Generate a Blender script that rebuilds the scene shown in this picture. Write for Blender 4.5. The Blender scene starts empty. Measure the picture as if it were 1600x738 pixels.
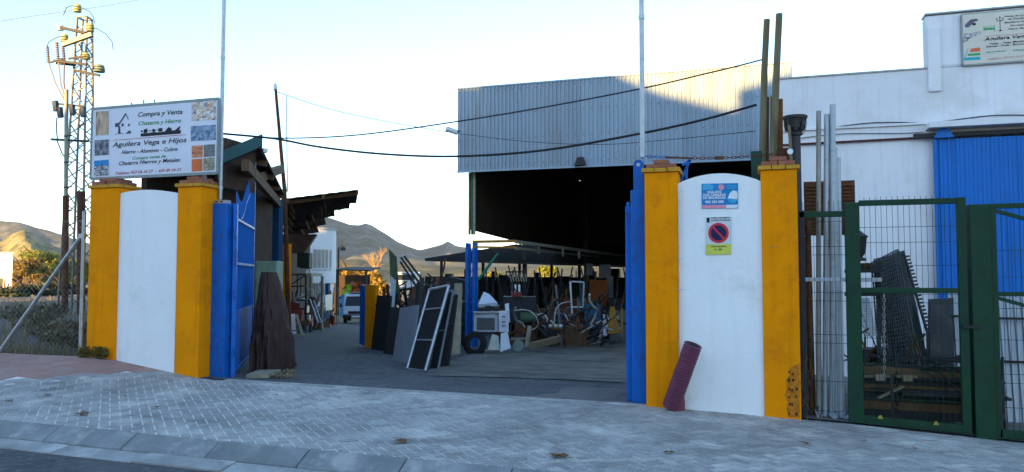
import bpy, bmesh, math, random
from mathutils import Vector, Matrix, noise
random.seed(7)
R = math.radians
C = bpy.context.scene.collection
SC = bpy.context.scene

# ------------------------------------------------------------------ camera
TH, PITCH, FPX = R(17.4), R(2.9), 1200.0
CAM = Vector((0, 0, 1.65))
FW = Vector((-math.sin(TH)*math.cos(PITCH), math.cos(TH)*math.cos(PITCH), math.sin(PITCH)))
RT = Vector((math.cos(TH), math.sin(TH), 0))
UP = RT.cross(FW)
cd = bpy.data.cameras.new('camera'); cam = bpy.data.objects.new('camera', cd); C.objects.link(cam)
cam.matrix_world = Matrix(((RT.x, UP.x, -FW.x, CAM.x), (RT.y, UP.y, -FW.y, CAM.y), (RT.z, UP.z, -FW.z, CAM.z), (0, 0, 0, 1)))
cd.sensor_width = 36; cd.lens = 36*FPX/1600; cd.clip_start = .1; cd.clip_end = 30000
SC.camera = cam

# ------------------------------------------------------------------ sky, sun, exposure
SUN_EL = R(8.0)
SH = Vector((-.218, -.976, 0)).normalized()              # horizontal direction towards the sun
world = bpy.data.worlds.new('World'); SC.world = world; world.use_nodes = True
wn = world.node_tree.nodes; wl = world.node_tree.links
sky = wn.new('ShaderNodeTexSky'); sky.sky_type = 'NISHITA'; sky.sun_disc = False
sky.sun_elevation = SUN_EL; sky.sun_rotation = math.atan2(SH.x, SH.y)
sky.air_density = 1.0; sky.dust_density = .4; sky.ozone_density = 2.0; sky.altitude = 600
wn['Background'].inputs['Strength'].default_value = .15
wl.new(sky.outputs[0], wn['Background'].inputs[0])
sd = bpy.data.lights.new('sun', 'SUN'); sun = bpy.data.objects.new('sun', sd); C.objects.link(sun)
sd.energy = 5.0; sd.angle = R(.5); sd.color = (1, .60, .20)
tosun = (SH*math.cos(SUN_EL) + Vector((0, 0, math.sin(SUN_EL)))).normalized()
sun.rotation_euler = tosun.to_track_quat('Z', 'Y').to_euler()
sun.location = tosun*60
vs = SC.view_settings; vs.view_transform = 'Standard'; vs.look = 'None'; vs.gamma = 1; vs.exposure = 2.18
SC.cycles.use_denoising = True; SC.cycles.max_bounces = 6; SC.cycles.volume_bounces = 0
SC.cycles.sample_clamp_indirect = 4

# ------------------------------------------------------------------ helpers
def ray(px, py): return FW + RT*((px-800)/FPX) + UP*((369-py)/FPX)
def P(px, py, d): return CAM + ray(px, py)*d              # point d metres along the lens axis
def Yp(px, py, Y): r = ray(px, py); return CAM + r*(Y/r.y)
def Gz(px, py, z): r = ray(px, py); return CAM + r*((z-CAM.z)/r.z)
def V(*a): return Vector(a)
def lerp(a, b, t): return a + (b-a)*t
def interp(x, pts):
    if x <= pts[0][0]: return pts[0][1]
    for (a, b), (c, d) in zip(pts, pts[1:]):
        if x <= c: return lerp(b, d, (x-a)/(c-a))
    return pts[-1][1]

MATS = {}
def M(name, col=(.5, .5, .5), rough=.65, metal=0, var=.25, scale=6, bump=0, bscale=40, spot=None, spot_amt=.5, spot_scale=3, alpha=1, coat=0, stretch=None, spec=.28, streak=0, chip=None, chip_amt=.3, tone=0, island=0, stain=0):
    """procedural paint: base colour broken up by noise, optional rust/dirt spots with their own colour, optional fine bump"""
    if name in MATS: return MATS[name]
    m = bpy.data.materials.new(name); m.use_nodes = True; MATS[name] = m
    n, l = m.node_tree.nodes, m.node_tree.links
    b = n['Principled BSDF']; b.inputs['Roughness'].default_value = rough; b.inputs['Metallic'].default_value = metal; b.inputs['Specular IOR Level'].default_value = spec
    if coat: b.inputs['Coat Weight'].default_value = coat
    tc = n.new('ShaderNodeTexCoord'); src = tc.outputs['Object']
    if stretch:
        mp = n.new('ShaderNodeMapping'); mp.inputs['Scale'].default_value = stretch; l.new(src, mp.inputs[0]); src = mp.outputs[0]
    oi = n.new('ShaderNodeObjectInfo')
    add = n.new('ShaderNodeVectorMath'); add.operation = 'ADD'; l.new(src, add.inputs[0])
    mul = n.new('ShaderNodeMath'); mul.operation = 'MULTIPLY'; mul.inputs[1].default_value = 37; l.new(oi.outputs['Random'], mul.inputs[0])
    l.new(mul.outputs[0], add.inputs[1]); src = add.outputs[0]
    no = n.new('ShaderNodeTexNoise'); no.inputs['Scale'].default_value = scale; no.inputs['Detail'].default_value = 8; no.inputs['Roughness'].default_value = .65
    l.new(src, no.inputs['Vector'])
    mr = n.new('ShaderNodeMapRange'); mr.inputs[1].default_value = .3; mr.inputs[2].default_value = .7
    mr.inputs[3].default_value = 1-var; mr.inputs[4].default_value = 1+var*.6; l.new(no.outputs[0], mr.inputs[0])
    mx = n.new('ShaderNodeVectorMath'); mx.operation = 'SCALE'; mx.inputs[0].default_value = col[:3]; l.new(mr.outputs[0], mx.inputs['Scale'])
    out = mx.outputs[0]
    if spot:
        n2 = n.new('ShaderNodeTexNoise'); n2.inputs['Scale'].default_value = spot_scale; n2.inputs['Detail'].default_value = 10; n2.inputs['Roughness'].default_value = .7
        l.new(src, n2.inputs['Vector'])
        m2 = n.new('ShaderNodeMapRange'); m2.inputs[1].default_value = 1-spot_amt-.06; m2.inputs[2].default_value = 1-spot_amt+.06; l.new(n2.outputs[0], m2.inputs[0])
        mix = n.new('ShaderNodeMix'); mix.data_type = 'RGBA'; l.new(m2.outputs[0], mix.inputs[0]); l.new(out, mix.inputs[6]); mix.inputs[7].default_value = (*spot, 1)
        out = mix.outputs[2]
    if tone or island:
        tr_ = n.new('ShaderNodeMapRange'); tr_.inputs[3].default_value = 1-(tone or island); tr_.inputs[4].default_value = 1+(tone or island)
        if island: gi = n.new('ShaderNodeNewGeometry'); l.new(gi.outputs['Random Per Island'], tr_.inputs[0])
        else: l.new(oi.outputs['Random'], tr_.inputs[0])
        tm = n.new('ShaderNodeVectorMath'); tm.operation = 'SCALE'; l.new(out, tm.inputs[0]); l.new(tr_.outputs[0], tm.inputs['Scale']); out = tm.outputs[0]
    if streak:
        sm_ = n.new('ShaderNodeMapping'); sm_.inputs['Scale'].default_value = (9, 9, .5); l.new(tc.outputs['Object'], sm_.inputs[0])
        sn = n.new('ShaderNodeTexNoise'); sn.inputs['Scale'].default_value = 1.2; sn.inputs['Detail'].default_value = 6; l.new(sm_.outputs[0], sn.inputs['Vector'])
        sr = n.new('ShaderNodeMapRange'); sr.inputs[1].default_value = .52; sr.inputs[2].default_value = .75; sr.inputs[3].default_value = 1; sr.inputs[4].default_value = 1-streak; l.new(sn.outputs[0], sr.inputs[0])
        tm = n.new('ShaderNodeVectorMath'); tm.operation = 'SCALE'; l.new(out, tm.inputs[0]); l.new(sr.outputs[0], tm.inputs['Scale']); out = tm.outputs[0]
    if stain:
        gp_ = n.new('ShaderNodeNewGeometry'); sn = n.new('ShaderNodeTexNoise'); sn.inputs['Scale'].default_value = .9; sn.inputs['Detail'].default_value = 9; sn.inputs['Roughness'].default_value = .72; sn.inputs['Distortion'].default_value = .6; l.new(gp_.outputs['Position'], sn.inputs['Vector'])
        sr = n.new('ShaderNodeMapRange'); sr.inputs[1].default_value = .50; sr.inputs[2].default_value = .66; sr.inputs[3].default_value = 1; sr.inputs[4].default_value = 1-stain; l.new(sn.outputs[0], sr.inputs[0])
        tm = n.new('ShaderNodeVectorMath'); tm.operation = 'SCALE'; l.new(out, tm.inputs[0]); l.new(sr.outputs[0], tm.inputs['Scale']); out = tm.outputs[0]
    if chip:
        cn2 = n.new('ShaderNodeTexNoise'); cn2.inputs['Scale'].default_value = 16; cn2.inputs['Detail'].default_value = 4; l.new(src, cn2.inputs['Vector'])
        cm = n.new('ShaderNodeMapRange'); cm.inputs[1].default_value = 1-chip_amt-.012; cm.inputs[2].default_value = 1-chip_amt+.012; l.new(cn2.outputs[0], cm.inputs[0])
        mix2 = n.new('ShaderNodeMix'); mix2.data_type = 'RGBA'; l.new(cm.outputs[0], mix2.inputs[0]); l.new(out, mix2.inputs[6]); mix2.inputs[7].default_value = (*chip, 1); out = mix2.outputs[2]
    l.new(out, b.inputs['Base Color'])
    rr = n.new('ShaderNodeMapRange'); rr.inputs[3].default_value = max(.05, rough-.12); rr.inputs[4].default_value = min(1, rough+.15); l.new(no.outputs[0], rr.inputs[0]); l.new(rr.outputs[0], b.inputs['Roughness'])
    if bump:
        bn = n.new('ShaderNodeTexNoise'); bn.inputs['Scale'].default_value = bscale; bn.inputs['Detail'].default_value = 6; l.new(src, bn.inputs['Vector'])
        bp = n.new('ShaderNodeBump'); bp.inputs['Strength'].default_value = bump; bp.inputs['Distance'].default_value = .01; l.new(bn.outputs[0], bp.inputs['Height']); l.new(bp.outputs[0], b.inputs['Normal'])
    return m

class MB:
    def __init__(s): s.v = []; s.f = []; s.smooth = False
    def quad(s, a, b, c, d):
        i = len(s.v); s.v += [Vector(a), Vector(b), Vector(c), Vector(d)]; s.f.append((i, i+1, i+2, i+3)); return s
    def poly(s, pts):
        i = len(s.v); s.v += [Vector(p) for p in pts]; s.f.append(tuple(range(i, i+len(pts)))); return s
    def frame(s, o, ax, ay, az, x0, x1, y0, y1, z0, z1):
        o = Vector(o); i = len(s.v)
        for z in (z0, z1):
            for x, y in ((x0, y0), (x1, y0), (x1, y1), (x0, y1)): s.v.append(o + ax*x + ay*y + az*z)
        s.f += [(i+3, i+2, i+1, i), (i+4, i+5, i+6, i+7)] + [(i+k, i+(k+1) % 4, i+4+(k+1) % 4, i+4+k) for k in range(4)]
        return s
    def box(s, x0, x1, y0, y1, z0, z1): return s.frame((0, 0, 0), V(1, 0, 0), V(0, 1, 0), V(0, 0, 1), x0, x1, y0, y1, z0, z1)
    def beam(s, p, q, w, h=None, up=(0, 0, 1)):
        p, q = Vector(p), Vector(q); h = h or w; az = (q-p); L = az.length
        if L < 1e-6: return s
        az /= L; u = Vector(up)
        if abs(az.dot(u)) > .98: u = V(0, 1, 0)
        ax = u.cross(az).normalized(); ay = az.cross(ax)
        return s.frame(p, ax, ay, az, -w/2, w/2, -h/2, h/2, 0, L)
    def prism(s, pts, off):
        """closed outline pts pushed along off"""
        off = Vector(off); n = len(pts); i = len(s.v)
        s.v += [Vector(p) for p in pts] + [Vector(p)+off for p in pts]
        s.f += [tuple(range(i+n-1, i-1, -1)), tuple(range(i+n, i+2*n))] + [(i+k, i+(k+1) % n, i+n+(k+1) % n, i+n+k) for k in range(n)]
        return s
    def tube(s, pts, r, n=8, caps=True, hollow=False):
        pts = [Vector(p) for p in pts]; m = len(pts); rs = r if isinstance(r, (list, tuple)) else [r]*m
        i = len(s.v); d0 = (pts[1]-pts[0]).normalized(); u = V(0, 0, 1) if abs(d0.z) < .9 else V(1, 0, 0); a = d0.cross(u).normalized()
        for k, p in enumerate(pts):
            d = (pts[min(k+1, m-1)]-pts[max(k-1, 0)]).normalized(); a = (a-d*a.dot(d)).normalized(); b = d.cross(a)
            for j in range(n): t = 2*math.pi*j/n; s.v.append(p+(a*math.cos(t)+b*math.sin(t))*rs[k])
        for k in range(m-1):
            for j in range(n): s.f.append((i+k*n+j, i+k*n+(j+1) % n, i+(k+1)*n+(j+1) % n, i+(k+1)*n+j))
        if caps: s.f += [tuple(range(i+n-1, i-1, -1)), tuple(range(i+(m-1)*n, i+m*n))]
        s.smooth = True
        return s
    def lathe(s, base, axis, prof, n=16):
        """prof: list of (distance along axis, radius)"""
        axis = Vector(axis).normalized(); return s.tube2(base, axis, prof, n)
    def tube2(s, base, axis, prof, n):
        base = Vector(base); u = V(0, 0, 1) if abs(axis.z) < .9 else V(1, 0, 0); a = axis.cross(u).normalized(); b = axis.cross(a); i = len(s.v); m = len(prof)
        for h, r in prof:
            for j in range(n): t = 2*math.pi*j/n; s.v.append(base+axis*h+(a*math.cos(t)+b*math.sin(t))*max(r, .0005))
        for k in range(m-1):
            for j in range(n): s.f.append((i+k*n+j, i+k*n+(j+1) % n, i+(k+1)*n+(j+1) % n, i+(k+1)*n+j))
        s.f += [tuple(range(i+n-1, i-1, -1)), tuple(range(i+(m-1)*n, i+m*n))]; s.smooth = True
        return s
    def grid(s, nx, ny, fn):
        i = len(s.v)
        for b in range(ny+1):
            for a in range(nx+1): s.v.append(Vector(fn(a/nx, b/ny)))
        for b in range(ny):
            for a in range(nx): k = i+b*(nx+1)+a; s.f.append((k, k+1, k+nx+2, k+nx+1))
        return s
    def build(s, name, mat, parent=None, local=False, smooth=None, bevel=0, solid=0):
        vs = s.v
        if parent is None:
            lo = [min(v[k] for v in vs) for k in range(3)]; hi = [max(v[k] for v in vs) for k in range(3)]
            org = V((lo[0]+hi[0])/2, (lo[1]+hi[1])/2, lo[2])
        elif local: org = V(0, 0, 0)
        else:
            org = V(0, 0, 0); q = parent
            while q: org += q.location; q = q.parent
        me = bpy.data.meshes.new(name); me.from_pydata([v-org for v in vs], [], s.f); me.validate()
        bm = bmesh.new(); bm.from_mesh(me); bmesh.ops.recalc_face_normals(bm, faces=bm.faces)
        bm.to_mesh(me); bm.free()
        sm = s.smooth if smooth is None else smooth
        if sm:
            for p in me.polygons: p.use_smooth = len(p.vertices) <= 4
            me.set_sharp_from_angle(angle=R(40))
        me.materials.append(mat); o = bpy.data.objects.new(name, me); C.objects.link(o)
        if parent is None: o.location = org
        else: o.parent = parent
        if solid: md = o.modifiers.new('solid', 'SOLIDIFY'); md.thickness = solid; md.offset = 0
        if bevel: md = o.modifiers.new('bevel', 'BEVEL'); md.width = bevel; md.segments = 2; md.limit_method = 'ANGLE'
        return o

def tag(o, label, cat, group=None):
    o['label'] = label; o['category'] = cat
    if group: o['group'] = group
    return o
def thing(name, label, cat, loc=(0, 0, 0), group=None, rz=0):
    o = bpy.data.objects.new(name, None); o.empty_display_size = .2; C.objects.link(o); o.location = loc; o.rotation_euler.z = rz
    return tag(o, label, cat, group)
def struct(o, kind='structure'): o['kind'] = kind; return o
def copy_tree(o, parent=None):
    c = o.copy(); C.objects.link(c)
    if parent: c.parent = parent
    for ch in o.children: copy_tree(ch, c)
    return c
def text(parent, name, s, p0, p1, upv, cap, mat, shear=0, bold=0, lift=V(0, -.004, 0)):
    """flat lettering from p0 to p1 (baseline ends), capitals cap metres tall"""
    cu = bpy.data.curves.new('t', 'FONT'); cu.body = s; cu.shear = shear; cu.offset = bold; cu.resolution_u = 3; cu.fill_mode = 'FRONT'
    t = bpy.data.objects.new('t', cu); C.objects.link(t); bpy.context.view_layer.update()
    me = bpy.data.meshes.new_from_object(t.evaluated_get(bpy.context.evaluated_depsgraph_get())); bpy.data.objects.remove(t)
    xs = [v.co.x for v in me.vertices]; x0, x1 = min(xs), max(xs); p0, p1 = Vector(p0), Vector(p1); ux = (p1-p0)/(x1-x0); uz = Vector(upv).normalized()*(cap/.70)
    org = V(0, 0, 0); q = parent
    while q: org += q.location; q = q.parent
    for v in me.vertices: v.co = p0 + ux*(v.co.x-x0) + uz*v.co.y + lift - org
    # one object per word
    bm = bmesh.new(); bm.from_mesh(me); seen = set(); isl = []
    for f in bm.faces:
        if f in seen: continue
        st_ = [f]; seen.add(f); fs = []
        while st_:
            g_ = st_.pop(); fs.append(g_)
            for e_ in g_.edges:
                for h_ in e_.link_faces:
                    if h_ not in seen: seen.add(h_); st_.append(h_)
        tt_ = [(v.co+org-p0).dot(ux)/ux.length_squared for g_ in fs for v in g_.verts]; isl.append((min(tt_), max(tt_), fs))
    isl.sort(key=lambda t_: t_[0]); words = [[isl[0]]]; mx_ = isl[0][1]
    for i_ in isl[1:]:
        if i_[0]-mx_ > .17: words.append([])
        words[-1].append(i_); mx_ = max(mx_, i_[1])
    for w_ in words:
        ids = {}; vv = []; ff = []
        for _, _, fs in w_:
            for g_ in fs:
                r_ = []
                for v in g_.verts:
                    if v.index not in ids: ids[v.index] = len(vv); vv.append(v.co.copy())
                    r_.append(ids[v.index])
                ff.append(r_)
        mw_ = bpy.data.meshes.new(name); mw_.from_pydata(vv, [], ff); mw_.materials.append(mat); o = bpy.data.objects.new(name, mw_); C.objects.link(o); o.parent = parent
    bm.free(); return o
    me.name = name; me.materials.clear(); me.materials.append(mat)
    o = bpy.data.objects.new(name, me); C.objects.link(o); o.parent = parent
    return o

# ------------------------------------------------------------------ ground heights
WY = 9.78                                                   # front of the gate wall
PW = [(-60, .36), (-9.9, .34), (-8.7, .17), (-7.9, .07), (-1.1, 0), (.3, -.05), (1.2, -.09), (2.46, -.17), (7, -.46), (30, -1.5)]
KY = 6.45
def zk(X): return -.02-.0139*(max(X, -30)+1.92)
def zpav(X, Y): return lerp(zk(X), interp(X, PW), min(1, max(0, (Y-KY)/(WY-KY))))
def zyard(X, Y):
    t = max(0, Y-WY); z = interp(X, PW)
    drop = -.042*t if t < 55 else -2.31
    w = min(1, max(0, (-X-10.5-(Y-WY)*.62)/3)) if Y < 45 else 0   # the waste ground on the left stays level
    return lerp(min(z, .1)*max(0, 1-t/10)+drop, .34-.004*t, w)

# ================================================================== SETTING
m_asph = M('asphalt', (.085, .088, .093), .85, 0, .35, 1.2, .5, 120, spot=(.14, .14, .14), spot_amt=.45, spot_scale=9, chip=(.05, .05, .052), chip_amt=.33, stain=.35)
m_conc = M('concrete_yard', (.17, .16, .145), .85, 0, .35, 1.2, .3, 60, spot=(.09, .085, .08), spot_amt=.42, spot_scale=.9, stain=.45)
m_mort = M('joint_sand', (.80, .79, .75), .9, 0, .15, 5, .3, 90)
m_pav = M('grey_paver', (.37, .36, .345), .8, 0, .28, 2.0, .35, 70, spot=(.53, .51, .47), spot_amt=.44, spot_scale=.9, island=.16, stain=.32)
m_pink = M('pink_tile', (.40, .235, .20), .85, 0, .25, 3, .3, 70, spot=(.33, .27, .24), spot_amt=.42, spot_scale=1.5)
m_kerb = M('kerb_granite', (.25, .26, .26), .75, 0, .35, 2.5, .35, 70, spot=(.40, .39, .37), spot_amt=.42, spot_scale=2, stain=.25, tone=.1)
m_gut = M('gutter_concrete', (.36, .36, .35), .85, 0, .35, 3, .4, 60, spot=(.55, .54, .52), spot_amt=.40, spot_scale=2.5)
m_soil = M('dry_soil', (.18, .135, .08), .95, 0, .4, .8, .5, 30, spot=(.17, .15, .08), spot_amt=.5, spot_scale=.3)

# ground sheet out to the horizon: fine near, coarse far
def gline(lo, hi, c, n):
    out = []
    for k in range(-n, n+1): t = k/n; out.append(c + math.copysign(abs(t)**3.2, t)*(hi if t > 0 else -lo))
    return out
gx = gline(-9000, 9000, -6, 60); gy = gline(-6000, 9000, 14, 60)
def zg(X, Y):
    if Y < WY: base = min(zpav(X, Y), zk(X))-.3
    else: base = zyard(X, Y)-.10-(.2 if Y < 12 else 0)
    return base
g = MB()
for y in gy:
    for x in gx: g.v.append(V(x, y, zg(x, y)))
n = len(gx)
for b in range(len(gy)-1):
    for a in range(n-1): k = b*n+a; g.f.append((k, k+1, k+n+1, k+n))
struct(g.build('ground', m_soil, smooth=True))
# road, in the foreground
rd = MB(); rd.grid(40, 6, lambda a, b: V(lerp(-60, 40, a), lerp(-7, KY-.50, b), zk(lerp(-60, 40, a))-.155+(.03*(1-b))))
struct(rd.build('road', m_asph))
# pavement bed and pavers
pv = MB()
for xa_, xb_, nn_ in ((-60, -12, 48), (-12, 7.5, 195), (7.5, 20, 12)): pv.grid(nn_, 16, lambda a, b: V(lerp(xa_, xb_, a), lerp(KY, WY+.04, b), zpav(lerp(xa_, xb_, a), lerp(KY, WY+.04, b))-(.006 if lerp(xa_, xb_, a) > -8.2 else .011)))
pave = struct(pv.build('pavement', m_mort))
# kerb stones (sloping face) and gutter slabs
kb = MB(); kb.grid(100, 1, lambda a, b: V(lerp(-60, 20, a), lerp(KY-.5, KY, b), zk(lerp(-60, 20, a))-.17))
kerb = struct(kb.build('kerb', m_mort))
x = -26.0
rr = random.Random(3)
while x < 7:
    L = 1.0 if x > -14 else 2.0; a, b = x+.006, x+L-.006; j = rr.uniform(-.004, .004)
    q = MB(); za, zb = zk(a)+j, zk(b)+j
    pr = [(KY-.008, .0), (KY-.06, .0), (KY-.27, -.105), (KY-.27, -.19), (KY-.008, -.19)]
    q.prism([V(a, y, za+z) for y, z in pr], V(b-a, 0, zb-za)); q.build('kerb_stone', m_kerb, kerb, bevel=.006)
    a2, b2 = a+.37, b+.37; j2 = rr.uniform(-.006, .006); za, zb = zk(a2)+j2, zk(b2)+j2
    q = MB(); q.prism([V(a2, y, za+z) for y, z in [(KY-.28, -.112), (KY-.505+rr.uniform(-.015, .015), -.142), (KY-.505, -.2), (KY-.28, -.2)]], V(b2-a2, 0, zb-za)); q.build('gutter_slab', m_gut, kerb, bevel=.004)
    x += L
# herringbone pavers, 20 x 10 cm at 45 degrees to the kerb; left of a slanting border: pink tiles
def border_x(Y): return interp(Y, [(KY, -10.9), (7.9, -9.85), (WY, -8.55)])
cands = []
c45 = math.sqrt(.5); U, GAP = .105, .0085
for i in range(-130, 130):
    for j in range(-130, 130):
        k = (i-j) % 4
        if k == 0: x0, x1, y0, y1 = i, i+2, j, j+1
        elif k == 3: x0, x1, y0, y1 = i, i+1, j, j+2
        else: continue
        pts = []
        for a, b in ((x0*U+GAP, y0*U+GAP), (x1*U-GAP, y0*U+GAP), (x1*U-GAP, y1*U-GAP), (x0*U+GAP, y1*U-GAP)):
            pts.append(((a-b)*c45-3.0, (a+b)*c45+8.1))
        cx = sum(p[0] for p in pts)/4; cy = sum(p[1] for p in pts)/4
        if not (KY-.09 < cy < WY+.1 and border_x(cy)+.17 < cx < 6.5): continue
        for lo, sgn in ((KY+.004, 1), (WY+.02, -1)):
            new = []
            for a_, b_ in zip(pts, pts[1:]+pts[:1]):
                ia, ib = (a_[1]-lo)*sgn >= 0, (b_[1]-lo)*sgn >= 0
                if ia: new.append(a_)
                if ia != ib: t_ = (lo-a_[1])/(b_[1]-a_[1]); new.append((lerp(a_[0], b_[0], t_), lo))
            pts = new
        if len(pts) < 3: continue
        vis = P(800, 369, 1); rel = V(cx, cy, 0)-CAM; dpt = rel.dot(FW); pxx = 800+FPX*rel.dot(RT)/dpt; pyy = 369-FPX*rel.dot(UP)/dpt
        inframe = 0 < pxx < 1600 and pyy < 738
        cands.append((dpt if inframe else dpt+50, pts))
cands.sort(key=lambda c: c[0])
rest = MB()
def paver(q, pts, dz):
    t = [V(x, y, zpav(x, y)+dz) for x, y in pts]; bt = [V(x, y, zpav(x, y)-.02) for x, y in pts]
    q.poly(t)
    n_p = len(pts)
    for k in range(n_p): q.quad(bt[k], bt[(k+1) % n_p], t[(k+1) % n_p], t[k])
for n_, (dpt, pts) in enumerate(cands):
    dz = rr.uniform(-.0015, .0025)
    if n_ < 300: q = MB(); paver(q, pts, dz); q.build('paver', m_pav, pave)
    else: paver(rest, pts, dz)
struct(rest.build('paver_field', m_pav, pave), 'stuff')
bs = MB()
for a, b in zip([KY+.01, 7.1, 7.9, 8.8], [7.09, 7.89, 8.79, WY]):
    q = MB(); xa, xb = border_x(a), border_x(b)
    t = [(xa-.13, a), (xa+.15, a), (xb+.15, b), (xb-.13, b)]; paver(q, t, .004); q.build('border_stone', m_gut, pave)
for i in range(60):
    for j in range(9):
        x0, y0 = -33.84+i*.42, KY+.02+j*.37; pts = [(x0+.004, y0+.004), (x0+.416, y0+.004), (x0+.416, y0+.366), (x0+.004, y0+.366)]
        if x0+.416 > border_x(y0+.37)-.1:
            xb0, xb1 = border_x(y0)-.11, border_x(y0+.366)-.11
            if x0 > xb0-.02: continue
            pts[1] = (min(pts[1][0], xb0), pts[1][1]); pts[2] = (min(pts[2][0], xb1), pts[2][1])
        if x0 > -21: q = MB(); paver(q, pts, rr.uniform(-.001, .002)); q.build('pink_tile', m_pink, pave)
# yard: asphalt lane and concrete apron
def yard_fn(x0, x1, y0, y1, up): return lambda a, b: V(lerp(x0, x1, a), lerp(y0, y1, b), zyard(lerp(x0, x1, a), lerp(y0, y1, b))+up)
ln = MB(); ln.grid(60, 110, yard_fn(-45, 9, WY+.04, 75, 0)); struct(ln.build('lane', m_asph, smooth=True))
# light strip where the pavement ends at the gate
q = MB(); q.grid(30, 1, lambda a, b: V(lerp(-7.6, -1.3, a), WY+.01+b*.11, zpav(lerp(-7.6, -1.3, a), WY)+.006)); q.build('threshold_strip', m_gut, pave, solid=.012)
ap = MB(); ap.grid(40, 40, lambda a, b: (lambda X, Y: V(X, Y, zyard(X, Y)+.012))(lerp(lerp(-5.3, -9.6, b**.7), 3, a), lerp(12.1+.5*math.sin(a*5), 40, b)))
struct(ap.build('concrete_apron', m_conc, smooth=True))
ap = MB(); ap.grid(12, 8, lambda a, b: (lambda X, Y: V(X, Y, zyard(X, Y)+.012))(lerp(lerp(-3.1, -2.2, b)+.2*math.sin(b*7), -1.2, a), lerp(9.95, 12.05, b)))
struct(ap.build('concrete_patch', m_conc, smooth=True))
ap = MB(); ap.grid(20, 20, yard_fn(.5, 9, WY+.05, 17, .02)); struct(ap.build('side_yard', m_conc, smooth=True))
m_seam = M('tar_seam', (.03, .03, .03), .8)
for a, b, y in ((-6.2, -2.0, 14.2), (-4.6, -1.5, 13.1), (-10.2, -6.9, 17.5)):
    q = MB(); q.grid(14, 1, lambda s, t: V(lerp(a, b, s), y+.12*math.sin(s*9)+t*.035, zyard(lerp(a, b, s), y)+.017)); struct(q.build('tar_seam', m_seam))
# hills and mountains
def ridge(name, d, prof, deep, mat, seed, amp, foot=-4):
    """prof: list of (px, py) skyline as seen along the valley; real relief with spurs, d metres away"""
    rnd = random.Random(seed); ph = [(rnd.uniform(0, 6), rnd.uniform(.6, 1.6)) for _ in range(9)]
    px0, px1 = prof[0][0], prof[-1][0]; nx, ny = 260, 80
    def fn(a, b):
        px = lerp(px0, px1, a); top = P(px, interp(px, prof), d); h = top.z-foot
        # b: 0 front foot .. .6 crest .. 1 back foot
        t = b/.6 if b < .6 else (1-b)/.4
        w = sum(math.sin(px*.02*(k+1)*f+p+b*(3+k))/(k+1.5) for k, (p, f) in enumerate(ph))
        depth = (b-.6)*deep
        base = P(px, 428, d)
        prof_t = t**1.25
        z = foot+h*prof_t+amp*w*h*(t*(1-t))*1.6
        rd_ = ray(px, 430); o = base+Vector((rd_.x, rd_.y, 0)).normalized()*(depth+amp*deep*.25*w*t*(1-t))
        k_ = 26/d; rel_ = t*(1-t)*4
        z += h*rel_*(.10*noise.fractal(V(o.x*k_*.35, o.y*k_*.35, seed), .8, 2.1, 5)+.05*noise.ridged_multi_fractal(V(o.x*k_*.7, o.y*k_*.7, seed), .9, 2.0, 4, 1, 2)-.05)
        z += h*.012*t*noise.noise(V(o.x*k_*3, o.y*k_*3, seed))
        return V(o.x, o.y, z)
    q = MB(); q.grid(nx, ny, fn); o = q.build(name, mat, smooth=True); return struct(o)
m_mtn = M('mountain_rock', (.15, .145, .13), .95, 0, .5, .012, 0, spot=(.075, .085, .06), spot_amt=.52, spot_scale=.02)
m_hill = M('hill_scrub', (.30, .24, .12), .95, 0, .45, .03, 0, spot=(.09, .10, .04), spot_amt=.5, spot_scale=.06)
ridge('mountain', 2600, [(150, 430), (260, 385), (330, 350), (400, 345), (460, 336), (505, 337), (522, 343), (545, 351), (560, 352), (570, 349), (580, 352), (600, 364), (622, 378), (640, 386), (655, 391), (668, 388), (690, 382), (700, 377), (712, 384), (760, 392), (850, 400), (980, 412), (1200, 428)], 1900, m_mtn, 5, .30)
ridge('mountain', 3400, [(-700, 420), (-420, 360), (-160, 345), (-40, 346), (0, 345), (25, 347), (50, 354), (80, 362), (110, 372), (150, 384), (260, 405), (420, 428)], 1900, m_mtn, 11, .3)
ridge('hill', 950, [(-420, 425), (-200, 402), (-60, 392), (0, 378), (18, 365), (35, 359), (48, 363), (66, 378), (90, 388), (130, 396), (220, 408), (330, 428)], 500, m_hill, 3, .35)
ridge('hill', 520, [(380, 432), (450, 418), (520, 407), (560, 405), (620, 412), (760, 418), (900, 412), (1050, 414), (1300, 430)], 260, M('olive_hill', (.075, .08, .045), .95, 0, .5, .03, 0, spot=(.16, .13, .07), spot_amt=.42, spot_scale=.05), 9, .3)
# an unseen range, added beyond the left edge of the view, keeps the sun off the near mountain
def shade_range():
    t = V(-SH.y, SH.x, 0); c = V(-1320, 2205, 0)+SH*1800; q = MB()
    def fn(a, b):
        s = (a-.58)*1250; k = 1-abs(b-.5)*2; h = 530*(1-abs(a-.5)**2*1.2)*(1+.10*math.sin(a*23)+.07*math.sin(a*51)); o = c+t*s+SH*((b-.5)*700)
        return V(o.x, o.y, -4+h*k)
    q.grid(60, 16, fn); struct(q.build('mountain', m_mtn, smooth=True))
shade_range()

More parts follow.
